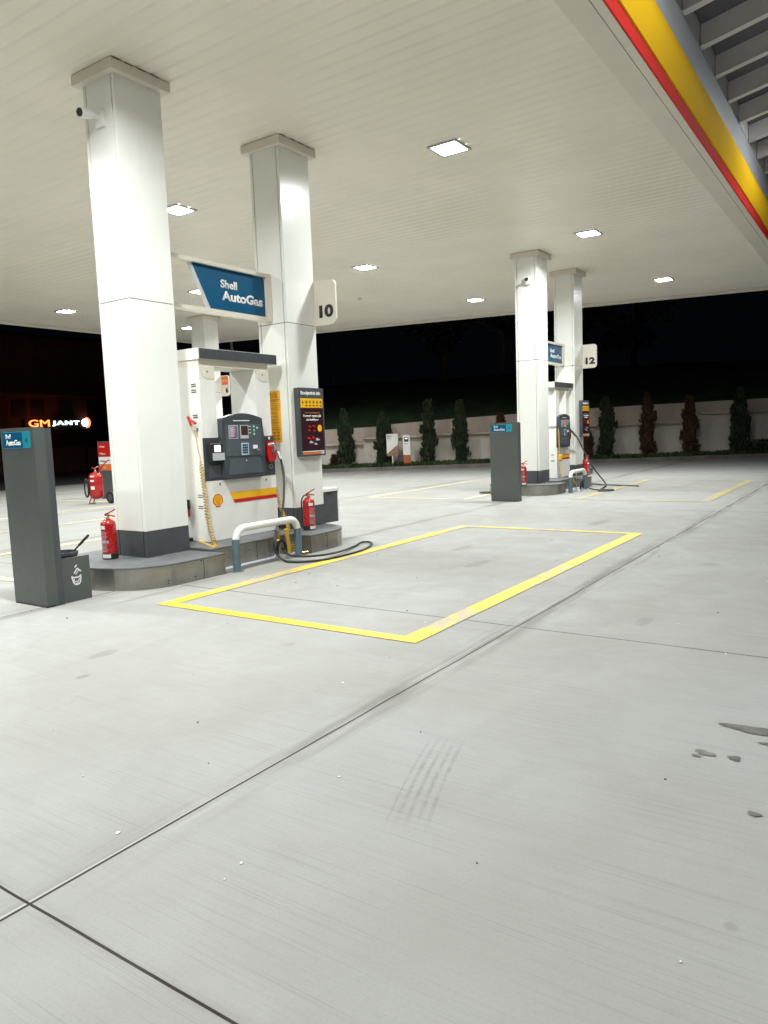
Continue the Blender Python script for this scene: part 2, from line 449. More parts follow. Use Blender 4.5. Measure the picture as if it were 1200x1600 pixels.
# ------------------------------------------------------------------ canopy
BK = lambda y: 18.2 + (19.9-y)*(3.9/17.91)          # skewed back edge
YB = lambda x: 19.9 - max(0, x-18.2)/(3.9/17.91)
CX0, CY0, CY1 = -9.0, 1.99, 19.9
can = empty('station_canopy', (4, 10, HC), 'large flat forecourt canopy with cream ribbed soffit and red and yellow fascia', 'canopy')
mb = MB(); pitch = .18; xx = CX0+.35
prof = [(0, .012), (.012, .012), (.034, 0), (pitch-.022, 0)]
cols = []
while xx < 21.95:
    for dx_, dz in prof: cols.append((xx+dx_, HC+dz))
    xx += pitch
prev = None
for (cx, cz) in cols:
    y1 = min(19.6, YB(cx)-.25)
    if y1 < 2.5: break
    a = mb.bm.verts.new((cx, 2.29, cz)); b = mb.bm.verts.new((cx, y1, cz))
    if prev: mb.bm.faces.new((prev[0], a, b, prev[1]))
    prev = (a, b)
mb.build('soffit_slats', M['soffit'], can)
mb = MB()   # flat border strips just below the slats
MB().box(CX0, BK(2.05)-.2, 2.085, 2.31, HC-.006, HC+.03).build('border_trim', M['trim'], can)
MB().box(CX0, BK(2.0)-.1, 1.995, 2.075, HC-.010, HC+.03).build('border_trim', M['trim'], can)
MB().box(CX0, 18.3, 19.58, 19.9, HC-.006, HC+.03).build('border_trim', M['trim'], can)
mb = MB()
for off, wd, dz in ((-.30, .3, -.012), ):
    p = [(BK(1.99)+off, 1.99), (BK(1.99)+off+wd, 1.99), (BK(19.9)+off+wd, 19.9), (BK(19.9)+off, 19.9)]
    a = [mb.bm.verts.new((q[0], q[1], HC+dz)) for q in p]; b = [mb.bm.verts.new((q[0], q[1], HC+.04)) for q in p]
    mb.bm.faces.new(a); mb.bm.faces.new(b[::-1])
    for i in range(4): mb.bm.faces.new((a[i], b[i], b[(i+1) % 4], a[(i+1) % 4]))
mb.build('back_edge_trim', M['trim'], can)
mb = MB()
p = [(BK(1.99)+.004, 1.99), (BK(1.99)+.06, 1.99), (BK(19.9)+.06, 19.9), (BK(19.9)+.004, 19.9)]
a = [mb.bm.verts.new((q[0], q[1], HC-.05)) for q in p]; b = [mb.bm.verts.new((q[0], q[1], HC+1.0)) for q in p]
mb.bm.faces.new(a); mb.bm.faces.new(b[::-1])
for i in range(4): mb.bm.faces.new((a[i], b[i], b[(i+1) % 4], a[(i+1) % 4]))
mb.box(CX0, BK(19.9), 19.904, 19.96, HC-.05, HC+1.0)
mb.build('outer_fascia', M['trim'], can)
mb = MB()
p = [(CX0, 2.0), (BK(2.0), 2.0), (BK(19.9), 19.9), (CX0, 19.9)]
a = [mb.bm.verts.new((q[0], q[1], HC+.06)) for q in p]; b = [mb.bm.verts.new((q[0], q[1], HC+.99)) for q in p]
mb.bm.faces.new(a); mb.bm.faces.new(b[::-1])
for i in range(4): mb.bm.faces.new((a[i], b[i], b[(i+1) % 4], a[(i+1) % 4]))
mb.build('roof_deck', M['dgrey'], can)
XE = BK(1.99)+.06
MB().box(CX0, XE, 1.976, 1.994, HC-.008, HC+.128).build('red_fascia_band', M['fred'], can, bevel=.006)
# the yellow band is gently bowed
mb = MB(); pr_ = []
for k in range(9):
    t = k/8; pr_.append((1.958 - .055*math.sin(PI*t), HC+.137+t*.485))
pr_ += [(1.996, HC+.622), (1.996, HC+.137)]
mb.prism([(-q[0]+1.996, q[1]-HC) for q in pr_], -(XE-CX0), (CX0, 1.996, HC), (0, -1, 0), (0, 0, 1))
mb.build('yellow_fascia_band', M['fyellow'], can, smooth=True)
MB().box(CX0, XE, 1.962, 1.994, HC+.626, HC+.99).build('grey_fascia_band', M['fgrey'], can, bevel=.01)

# linking roof with rafters on the camera side of the canopy
lr = empty('linking_roof', (8, 1.9, HC+1), 'sloping roof of pale steel rafters under dark glass beside the yellow fascia', 'roof')
SL = .20; Y0r, Y1r = 1.95, -6.5
for i in range(20):
    x0 = .62 + .93*i - .93*3
    x0 = 9.875 - .913*13 + .913*i
    if x0 < -2.4: continue
    mb = MB()
    zz = HC+.99
    prs = [(0, 0), (Y0r-Y1r, (Y0r-Y1r)*SL), (Y0r-Y1r, (Y0r-Y1r)*SL+.24), (0, .24)]
    mb.prism(prs, .07, (x0, Y0r, zz), (0, -1, 0), (0, 0, 1))
    # flange
    prs = [(0, -.012), (Y0r-Y1r, (Y0r-Y1r)*SL-.012), (Y0r-Y1r, (Y0r-Y1r)*SL-.001), (0, -.001)]
    mb.prism(prs, .10, (x0+.015, Y0r, zz), (0, -1, 0), (0, 0, 1))
    mb.build('rafter', M['beam'], lr, bevel=.003)
m, nt, b = newmat('dark_glazing')
nz = noise(nt, .5, 3, .5)
nt.links.new(mixc(nt, nz.ramp(.35, .7), (.07, .08, .115), (.15, .15, .18)), b.inputs['Base Color'])
b.inputs['Roughness'].default_value = .22; b.inputs['Specular IOR Level'].default_value = .6
M['glazing'] = m
mb = MB(); L_ = Y0r-Y1r
mb.prism([(0, .242), (L_, L_*SL+.242), (L_, L_*SL+.262), (0, .262)], -20.5, (-2.5, Y0r, HC+.99), (0, -1, 0), (0, 0, 1))
mb.build('glazing', M['glazing'], lr)
MB().box(-2.5, 18, 1.96, 2.02, HC+1.0, HC+1.26).build('edge_beam', M['beam'], lr, bevel=.004)

# ------------------------------------------------------------------ canopy lights
LX = [((8.21, 4.47), 'nearest lit square downlight in the ceiling, above the near yellow bay', 1),
      ((13.29, 4.49), 'lit square downlight above and right of the far pair of columns', 1),
      ((18.68, 4.50), 'rightmost lit square downlight, near the dark back edge of the canopy', 1),
      ((17.76, 9.01), 'lit square downlight just left of the far pair of columns', 1),
      ((12.67, 8.92), 'lit square downlight right of the second column and above number plate 10', 1),
      ((7.69, 8.75), 'lit square downlight half hidden by the right side of the nearest column', 1),
      ((12.01, 13.1), 'lit square downlight seen through the open left part of the blue hanging sign', 1),
      ((11.36, 17.33), 'leftmost lit square downlight, left of the nearest column', 1),
      ((15.53, 17.49), 'smallest lit square downlight beside the column seen behind the pump', 1),
      ((16.85, 13.75), 'lit square downlight hidden behind number plate 10', 1),
      ((3.1, 4.42), 'lit square downlight almost overhead', 0), ((-2.0, 4.4), 'lit square downlight behind the camera', 0),
      ((2.6, 8.7), 'lit square downlight left of the view', 0), ((-2.5, 8.7), 'lit square downlight behind the camera far lane', 0),
      ((7.0, 13.1), 'lit square downlight left of the view over third lane', 0), ((6.2, 17.3), 'lit square downlight left of the view over last lane', 0),
      ((1.9, 13.0), 'lit square downlight far left of the view', 0)]
mf = MB()
f0 = .20; f1 = .165
for (a, b_) in (((-f0, -f1), (-f0, f0)), ((f1, f0), (-f0, f0)), ((-f1, f1), (-f0, -f1)), ((-f1, f1), (f1, f0))):
    mf.box(a[0], a[1], b_[0], b_[1], -.014, .004)
lightp = empty('ceiling_light', (0, 0, 0), '', 'light', 'square downlights in the canopy ceiling')
fr = mf.build('frame', M['frame'], lightp); le = MB().box(-f1+.002, f1-.002, -f1+.002, f1-.002, -.010, -.002).build('lens', M['lens'], lightp)
LD = bpy.data.lights.new('downlight', 'AREA'); LD.shape = 'SQUARE'; LD.size = .30; LD.spread = R(160); LD.energy = LIGHT_W
LD.color = (.955, 1.0, .98)
LDB = LD.copy(); LDB.energy = LIGHT_W*.42; LDM = LD.copy(); LDM.energy = LIGHT_W*.62; LDN = LD.copy(); LDN.energy = LIGHT_W*1.05
for i, ((lx, ly), lab, vis) in enumerate(LX):
    o = lightp if i == 0 else copy_tree(lightp)
    o.location = (lx, ly, HC-.006); o['label'] = lab
    l = bpy.data.objects.new('downlight_lamp', LDB if ly > 12 and lx < 16 else (LDM if ly > 7 and lx < 16 else (LDN if lx < 4 else LD))); COL.objects.link(l); l.location = (0, 0, -.016)
    l.parent = o
LD2 = bpy.data.lights.new('roof_fill_lamp', 'AREA'); LD2.shape = 'SQUARE'; LD2.size = .3; LD2.energy = 66; LD2.color = (.95, 1., .98); LD3 = LD2.copy(); LD3.energy = 105  # unseen lamps added to brighten the fascia, foreground and column fronts
for i, (lx, ly) in enumerate(((0.4, .15), (6.6, .15), (13.2, .15), (0.2, -2.6), (4.6, -2.6))):
    o = copy_tree(lightp)
    for ch in list(o.children):
        if ch.type == 'LIGHT': bpy.data.objects.remove(ch)
    o['label'] = ['added unseen lamp round the corner under the linking roof', 'added unseen lamp under the middle of the linking roof', 'added unseen lamp under the far end of the linking roof', 'added unseen outer lamp of the linking roof behind the camera', 'added unseen outer lamp of the linking roof right of the camera'][i]
    o['group'] = 'added unseen fill lamps under the linking roof'
    z = HC+.99+(Y0r-ly)*SL-.03
    o.location = (lx, ly, z)
    l = bpy.data.objects.new('roof_fill_lamp', LD2 if i < 3 else LD3); COL.objects.link(l); l.location = (0, 0, -.016); l.parent = o

# small detector on the ceiling
sd = empty('smoke_detector', (15.39, 11.04, HC), 'tiny round detector on the ceiling right of number plate 10', 'detector')
MB().lathe([(.03, -.04), (.05, -.025), (.05, 0)], (15.39, 11.04, HC), 16).build('detector_body', M['frame'], sd)

# ------------------------------------------------------------------ columns
def column_section(w_, d_, n=.022, o=.035):
    """clockwise section with thin shadow-gap notches on the end faces"""
    g = .013
    pts = [(0, 0), (w_, 0), (w_, o), (w_-n, o), (w_-n, o+g), (w_, o+g), (w_, d_-o-g), (w_-n, d_-o-g), (w_-n, d_-o), (w_, d_-o), (w_, d_),
           (0, d_), (0, d_-o), (n, d_-o), (n, d_-o-g), (0, d_-o-g), (0, o+g), (n, o+g), (n, o), (0, o)]
    return pts
def column(x, y, label, w_=.52, d_=.455, z0=.2):
    t = empty('canopy_column', (x, y, z0), label, 'column', 'square white canopy columns')
    sec = column_section(w_, d_)
    MB().prism(sec, 2.64-.004-(z0+.262), (x, y, z0+.262), (1, 0, 0), (0, 1, 0)).build('lower_cladding', M['panel'], t)
    MB().prism(sec, HC-.095-2.644, (x, y, 2.644), (1, 0, 0), (0, 1, 0)).build('upper_cladding', M['panel'], t)
    MB().prism([(.01, .01), (w_-.01, .01), (w_-.01, d_-.01), (.01, d_-.01)], .03, (x, y, 2.63), (1, 0, 0), (0, 1, 0)).build('joint_core', M['dgrey'], t)
    sk = MB().prism(sec, .26, (x, y, z0), (1, 0, 0), (0, 1, 0)); sk.build('skirting', M['dgrey'], t)
    e = .068
    MB().box(x-e, x+w_+e, y-e, y+d_+e, HC-.10, HC-.0085).build('cap', M['trim'], t, bevel=.004)
    # hairline dark gaps where the cap meets the uneven soffit
    mb = MB()
    rnd = random.Random(int(x*100))
    q = x-e
    while q < x+w_+e-.12:
        l = rnd.uniform(.04, .11); mb.box(q+.02, q+.02+l, y-e-.0015, y-e+.01, HC-.012, HC-.006); q += l+rnd.uniform(.03, .09)
    mb.build('cap_gap', M['ink'], t)
    return t
column(4.47, 5.82, 'nearest and largest square white column, behind the dark tower with the squeegee bucket')
column(6.645, 5.82, 'white column that carries number plate 10 and the red poster board')
column(13.82, 5.69, 'white column of the far island, directly right of the far dark tower')
column(15.96, 5.72, 'white column that carries number plate 12 at the far island')
column(14.28, 15.52, 'white column behind the near pump that carries the small number plate 6', d_=.5)

# ------------------------------------------------------------------ cctv
def cctv(x, y, z, label, yaw):
    t = empty('security_camera', (x, y, z), label, 'security camera', 'security cameras on the columns')
    MB().box(x-.03, x, y-.055, y+.055, z-.07, z+.07).build('wall_plate', M['white'], t, bevel=.008)
    d = Vector((math.cos(yaw), math.sin(yaw), -.18)).normalized()
    p = Vector((x-.03, y, z+.01))
    MB().tube([p, p+Vector((-.05, 0, .0)), p+Vector((-.075, 0, -.0))+d*.05], .024, 12).build('arm', M['white'], t, smooth=True)
    a = p+Vector((-.075, 0, 0))
    MB().tube([a, a+d*.03, a+d*.13], [.034, .043, .045], 16).build('camera_body', M['white'], t, smooth=True)
    MB().tube([a+d*.128, a+d*.136], [.037, .035], 16).build('camera_lens', M['ink'], t, smooth=True)
cctv(4.47, 6.03, 4.26, 'white bullet security camera high on the nearest column', R(186))
cctv(13.82, 5.86, 4.16, 'small security camera on the far column, pointing at the viewer', R(205))

# ------------------------------------------------------------------ islands
def arc(cx, cy, r, a0, a1, n=10): return [(cx+math.cos(R(a0+(a1-a0)*k/n))*r, cy+math.sin(R(a0+(a1-a0)*k/n))*r) for k in range(n+1)]
def end_poly(x0, x1, flip=False):
    """plan of an island end: flat towards the pump, rounded away from it"""
    yc = 6.05; hw = .74; r = x1-x0
    pts = []
    xr = x0 + .62                       # where the rounding ends
    # near long side
    pts += [(x1, yc-hw)]
    n = 16
    for k in range(n+1):
        a = PI/2 + PI*k/n             # from -y side round the tip to +y side
        px = xr - abs(math.sin(a-PI/2))**.8*.62 if 0 < k < n else xr
        py = yc - math.cos(a-PI/2)*hw
        pts.append((px, py))
    pts += [(x1, yc+hw)]
    if flip: pts = [(x0+x1-p[0], p[1]) for p in pts][::-1]
    return pts
def island(dx, dy, label, x_end=(3.88, 4.99), x_mid=6.29, x_tip=7.25):
    t = empty('pump_island', (x_end[0]+dx, 6.05+dy, 0), label, 'island', 'raised steel edged pump islands')
    def ring(poly, nm, z1=.2):
        p = [(q[0]+dx, q[1]+dy) for q in poly]
        cx = sum(q[0] for q in p)/len(p); cy = sum(q[1] for q in p)/len(p)
        MB().prism([(cx+(q[0]-cx)*.995, cy+(q[1]-cy)*.992) for q in p], z1-.010, (0, 0, .0), (1, 0, 0), (0, 1, 0)).build('steel_kerb', M['steel'], t)
        MB().prism([(cx+(q[0]-cx)*1.004, cy+(q[1]-cy)*1.006) for q in p], .016, (0, 0, z1-.010), (1, 0, 0), (0, 1, 0)).build('top_slab', M['island'], t)
    ring(end_poly(x_end[0], x_end[1]), 'a')
    ring([(x_end[1]+.006, 5.50), (x_mid-.006, 5.50), (x_mid-.006, 6.6), (x_end[1]+.006, 6.6)], 'b', .226)
    ring(end_poly(x_mid, x_tip, True), 'c')
    # panel seams and bolts
    for sx in (x_end[0]+.83, x_mid+.29): MB().box(sx+dx, sx+.003+dx, 5.314+dy, 5.33+dy, 0.005, .188).build('panel_seam', M['ink'], t)
    MB().box(5.62+dx, 5.623+dx, 5.502+dy, 5.52+dy, 0.005, .21).build('panel_seam', M['ink'], t)
    for bx, by, bz in ((x_end[0]+.42, 5.322, .035), (x_end[0]+.72, 5.306, .045), (x_end[0]+.42, 5.322, .06), (x_end[0]+.80, 5.306, .18), (5.2, 5.5, .12), (5.5, 5.5, .15), (5.9, 5.5, .14), (x_mid+.27, 5.306, .17)):
        MB().lathe([(.006, -.004), (.006, .004)], (bx+dx, by+.004+dy, bz), 8, 'Y').build('bolt', M['dgrey'], t)
    MB().box(x_end[1]+.03+dx, x_mid-.03+dx, 5.40+dy, 5.497+dy, 0.0, .022).build('mortar_strip', M['lgrey'], t, bevel=.006)
    return t
island(0, 0, 'near pump island with brushed steel sides under pump 10')
island(9.05, -.04, 'far pump island with brushed steel sides under the far pump', x_end=(4.25, 5.10), x_mid=6.2, x_tip=7.15)

# ------------------------------------------------------------------ scallop emblem
def pecten(parent, cx, y, cz, w_, name='emblem'):
    """red rimmed yellow scallop shell"""
    def outl(s):
        pts = [(-.22*s, -.46*s), (.22*s, -.46*s), (.25*s, -.30*s), (.40*s, -.24*s)]
        n = 7
        for k in range(n):
            a0 = R(-22) + (R(202)-R(-22))*k/n; a1 = R(-22) + (R(202)-R(-22))*(k+1)/n
            for j in range(4):
                a = a0+(a1-a0)*j/4; r = (.49 + .022*math.sin(PI*j/4))*s
                pts.append((math.cos(a)*r, math.sin(a)*r*.96+.0*s))
        pts += [(-.40*s, -.24*s), (-.25*s, -.30*s)]
        return pts
    e = MB().prism(outl(w_), .002, (cx, y, cz), FU, FV).build(name, M['red'], parent)
    MB().prism(outl(w_*.86), .0012, (cx, y-.0022, cz), FU, FV).build('emblem_face', M['yellow'], e)
    mb = MB()
    for k in range(6):
        a = R(180-(k+1)*180/7.+ (0)); d = Vector((math.cos(a)*.37, 0, math.sin(a)*.36+.0))*w_
        s0 = Vector((cx+math.cos(a)*.06*w_, y-.0036, cz-.30*w_)); s1 = Vector((cx, y-.0036, cz))+d
        n_ = Vector((0, 0, 1)).cross(s1-s0); t = (s1-s0).normalized(); q = Vector((t.z, 0, -t.x))*.013*w_
        vs = [mb.bm.verts.new(s0-q*.6), mb.bm.verts.new(s0+q*.6), mb.bm.verts.new(s1+q*1.2), mb.bm.verts.new(s1-q*1.2)]
        mb.bm.faces.new(vs)
    mb.build('emblem_rib', M['red'], e)

# ------------------------------------------------------------------ pumps
def pump(ox, oy, label, W=1.075, hx=(-.01, 1.165), wing=True, cs=0., posts=((0, .21), (.822, 1.042))):
    z0 = .206; D = .40
    t = empty('fuel_pump', (ox, oy, z0), label, 'fuel pump', 'autogas pumps under the canopy')
    bx = lambda x0, x1, y0, y1, a, b: MB().box(ox+x0, ox+x1, oy+y0, oy+y1, z0+a, z0+b)
    bx(0, W, 0, D, .03, .668).build('lower_body', M['white'], t, bevel=.006)
    bx(.01, W-.01, .015, D-.015, 0, .03).build('plinth', M['dgrey'], t)
    bx(0, W, .004, D, .672, 1.125).build('dark_band', M['console'], t, bevel=.003)
    bx(-.004, -.0005, .012, D-.004, .03, 1.1275).build('end_panel', M['white'], t)
    for (p0, p1) in posts:
        ps = bx(p0, p1, 0, D, 1.128, 1.87).build('post', M['white'], t, bevel=.01)
        w_ = p1-p0
        pc = MB().prism([(.004, 0), (w_-.004, 0), (w_-.004, -.11), (w_-.03, -.125), (.085, -.125), (.05, -.10), (.004, -.03)], .004, (ox+p0, oy-.0005, z0+1.866), FU, FV).build('post_cover', M['trim'], ps)
        MB().lathe([(.006, -.004), (.006, .002)], (ox+(p0+p1)/2, oy-.006, z0+1.815), 8, 'Y').build('screw', M['ink'], ps)
    h = bx(hx[0], hx[1], -.02, D+.02, 1.938, 2.052).build('header', M['white'], t, bevel=.005)
    bx(hx[0]+.004, hx[1]-.004, -.026, -.0205, 1.943, 2.047).build('header_panel', M['dgrey'], h)
    bx(posts[0][0]+.005, posts[1][1]-.005, .01, D-.01, 1.871, 1.937).build('header_base', M['trim'], t)
    # console
    c0 = .215+cs; c1 = .845+cs; cz0 = .685
    pts = [(c0+.02, cz0), (c1-.01, cz0), (c1+.01, cz0+.35), (c1-.02, 1.315)]
    for k in range(11):
        q = k/10; pts.append((c1-.02-(c1-c0-.02)*q, 1.325+.055*math.sin(PI*q)))
    pts += [(c0, 1.315), (c0-.005, cz0+.35)]
    MB().prism(pts, .075, (ox, oy+.01, z0), FU, FV).build('console', M['console'], t, bevel=.012)
    yc = oy-.066
    def pl(name, m, x0, x1, a, b, d=.004, par=t, y=yc, bev=0):
        return MB().box(ox+x0+cs, ox+x1+cs, y-d, y+.001, z0+a, z0+b).build(name, m, par, bevel=bev)
    # recess frame and shelf
    pl('console_face', M['console2'], .255, .80, .92, 1.262, .003)
    MB().prism([(.27+cs, .72), (.80+cs, .72), (.755+cs, .895), (.30+cs, .895)], .006, (ox, yc, z0), FU, FV).build('console_shelf', M['console2'], t, bevel=.002)
    pl('light_bar', M['paper'], .375, .62, 1.295, 1.304, .004)
    yf = yc-.003
    p = pl('price_card', M['lgrey'], .30, .435, 1.105, 1.25, .004, y=yf)
    pl('card_print', M['purple'], .308, .427, 1.113, 1.242, .0015, p, yf-.0042)
    mb = MB()
    for k in range(9): mb.box(ox+.316+cs, ox+.36+.05*random.random()+cs, yf-.0072, yf-.006, z0+1.228-k*.0125, z0+1.233-k*.0125)
    mb.build('card_text', M['paper'], p)
    s = pl('display', M['lgrey'], .47, .59, 1.105, 1.25, .006, y=yf, bev=.001)
    pl('screen', M['screen'] if wing else M['orange'], .479, .581, 1.142, 1.243, .002, s, yf-.0062)
    for k in range(3): MB().box(ox+.60+cs, ox+.632+cs, yf-.004, yf, z0+1.232-k*.035, z0+1.239-k*.035).build('button_strip', M['paper'], t)
    for k in range(3):
        MB().lathe([(.016, -.004), (.018, .002)], (ox+.683+cs, yf, z0+1.235-k*.042), 16, 'Y').build('round_icon', M['green'], t)
        MB().lathe([(.007, -.0055), (.008, .002)], (ox+.683+cs, yf, z0+1.235-k*.042), 12, 'Y').build('icon_centre', M['paper'], t)
    MB().lathe([(.012, -.004), (.013, .002)], (ox+.735+cs, yf, z0+1.218), 12, 'Y').build('round_icon', M['lgrey'], t)
    k_ = pl('keypad', M['lgrey'], .475, .585, .925, 1.058, .007, y=yf, bev=.001)
    for r_ in range(4):
        for c_ in range(3):
            MB().box(ox+.487+c_*.029+cs, ox+.511+c_*.029+cs, yf-.0095, yf-.0068, z0+.942+r_*.027, z0+.962+r_*.027).build('key', M['teal'], k_)
    pl('card_slot', M['paper'], .655, .72, .99, 1.03, .008, y=yf, bev=.002)
    MB().tube([(ox+.70+cs, yf-.002, z0+.985), (ox+.70+cs, yf-.025, z0+.955)], .014, 10).build('card_lever', M['ink'], t)
    MB().lathe([(.012, -.006), (.014, .002)], (ox+.745+cs, yf, z0+.975), 12, 'Y').build('key_lock', M['silver'], t)
    MB().lathe([(.006, -.004), (.006, .002)], (ox+.54+cs, yc-.006, z0+.865), 8, 'Y').build('screw', M['paper'], t)
    if wing:
        pr = bx(.045, .225, -.05, .006, .87, 1.06).build('receipt_printer', M['ink'], t, bevel=.006)
        bx(.05, .22, -.062, -.0505, 1.055, 1.068).build('printer_hood', M['silver'], pr)
        bx(.10, .185, -.054, -.0505, .975, 1.045).build('printer_window', M['receipt'], pr)
        bx(.07, .225, -.068, -.0505, .885, .962).build('printer_tray', M['lgrey'], pr, bevel=.004)
        MB().prism([(.05, .70), (.24, .70), (.22, .83), (.07, .83)], .008, (ox, oy+.004, z0), FU, FV).build('wing_tray', M['console2'], t, bevel=.002)
    # nozzle boot on the right
    nx = W-.09
    bx(nx-.005, nx+.02, -.006, .002, 1.085, 1.115).build('badge', M['paper'], t)
    nb = MB().prism([(-.065, .035), (-.045, .0), (.03, .0), (.065, .03), (.08, .10), (.07, .20), (.045, .235), (-.05, .235), (-.08, .19), (-.085, .12)], .05, (ox+nx, oy+.004, z0+.83), FU, FV).build('nozzle_boot', M['red'], t, bevel=.012, seg=3)
    MB().lathe([(.028, -.02), (.03, .004)], (ox+nx+.0, oy, z0+.775), 20, 'Y').build('coin_lock', M['silver'], t)
    MB().lathe([(.014, -.004), (.016, .004)], (ox+nx+.0, oy-.02, z0+.775), 16, 'Y').build('lock_core', M['dgrey'], t)
    # livery
    x0 = .325 if wing else .10
    MB().prism([(x0, .525), (W-.004, .525), (W-.004, .448), (x0+.045, .448)], .0022, (ox, oy-.0005, z0), FU, FV).build('yellow_stripe', M['yellow'], t)
    MB().prism([(x0+.047, .446), (W-.004, .446), (W-.004, .408), (x0+.072, .408)], .0022, (ox, oy-.0005, z0), FU, FV).build('red_stripe', M['red'], t)
    if wing: pecten(t, ox+.15, oy-.0008, z0+.455, .145)
    mb = MB()
    for lx in ((.19, .90) if wing else (.1, .62)): mb.box(ox+lx, ox+lx+.012, oy-.004, oy+.001, z0+.615, z0+.64)
    mb.build('door_lock', M['ink'], t)
    # vents and fixings of the end panel
    mb = MB()
    for zc in (.38, .50, 1.20, 1.34, 1.60, 1.66):
        for k in range(2): mb.box(ox-.0065, ox+.002, oy+.06, oy+.13, z0+zc+k*.022, z0+zc+.008+k*.022)
    mb.build('vent_slot', M['ink'], t)
    # pipes inside the lower corner
    return t
pump(5.33, 5.90, 'near white autogas pump with dark console, yellow and red stripe and scallop emblem')
pump(15.0, 5.78, 'far slim autogas pump with an orange lit face on its dark console', W=.76, hx=(-.14, .99), wing=False, cs=-.215, posts=((-.035, .16), (.56, .75)))

# emblem position fix: printed lower on the body (see pump)
# ------------------------------------------------------------------ hanging autogas signs
def hsign(x0, x1, yc, zb, zt, label):
    t = empty('hanging_sign', (x0, yc, zb), label, 'sign', 'blue autogas signs between columns')
    d0, d1 = yc-.06, yc+.06; e = .042
    mb = MB(); mb.box(x0, x1, d0, d1, zt-e, zt); mb.box(x0, x1, d0, d1, zb, zb+e*.9)
    mb.build('rail', M['trim'], t, bevel=.004)
    MB().box(x1-.082, x1-.001, d0+.001, d1-.001, zb+e*.9, zt-e).build('end_post', M['trim'], t, bevel=.003)
    a, b = zb+e*.9+.002, zt-e-.002; w_ = x1-.085-x0
    TL, BL, RR = x1-1.175-x0, x1-.937-x0, x1-.0855-x0; a -= zb; b -= zb
    pts = [(BL, a), (RR-.025, a), (RR, a+.02), (RR, b-.035), (RR-.008, b-.012), (RR-.03, b), (TL, b)]
    pn = MB().prism(pts, .05, (x0, yc+.025, zb), FU, FV).build('sign_panel', M['teal'], t)
    MB().prism([(BL-.012, a), (BL-.0005, a), (TL-.0005, b), (TL-.012, b)], .054, (x0, yc+.027, zb), FU, FV).build('panel_edge', M['lgrey'], t)
    hh = b-a; X0 = x1-.775
    text('lettering', 'Shell', M['paper'], pn, (X0, yc-.0255, zb+a+hh*.545), FU, FV, height=hh*.20, width=.245, bold=.028, depth=.004)
    text('lettering', 'AutoGas', M['paper'], pn, (X0+.01, yc-.0255, zb+a+hh*.25), FU, FV, height=hh*.235, width=.64, bold=.035, depth=.004)
    return t
hsign(4.995, 6.64, 6.09, 2.672, 3.208, 'large blue AutoGas sign hanging between the two near columns')
hsign(14.345, 15.955, 6.0, 2.65, 3.115, 'smaller looking blue AutoGas sign hanging between the two far columns')

# ------------------------------------------------------------------ number plates
def nplate(x, y, z0, z1, w_, num, label, orange=False, sc=1.):
    t = empty('number_plate', (x, y, z0), label, 'number plate', 'lane number plates on columns')
    h = z1-z0
    pl = MB().prism(rrect(w_, h, .07, 6, (0, 1, 1, 0)), .03, (x+.03, y, z0), LU, FV).build('plate', M['trim'], t, bevel=.003)
    if orange:
        MB().prism(rrect(w_-.05, h*.42, .05, 6, (0, 0, 1, 0)), .003, (x-.0005, y-.03, z0+h*.54), LU, FV).build('orange_panel', M['orange'], t)
        text('lettering', 'UTTS', M['paper'], t, (x-.004, y-.055, z0+h*.68), LU, FV, height=.055, bold=.01)
    text('lettering', num, M['ink'], t, (x-.0008, y-w_+.035, z0+.085), LU, FV, height=.15*sc, width=(.215*sc if len(num) > 1 else .105), bold=.05, depth=.003, align='RIGHT')
    return t
nplate(7.15, 5.815, 2.64, 3.165, .33, '10', 'cream rounded plate with black number 10')
nplate(16.46, 5.715, 2.60, 3.12, .32, '12', 'cream rounded plate with black number 12')
nplate(14.80, 15.515, 2.53, 3.10, .31, '6', 'small plate with orange top and black number 6 behind the near pump', orange=True)

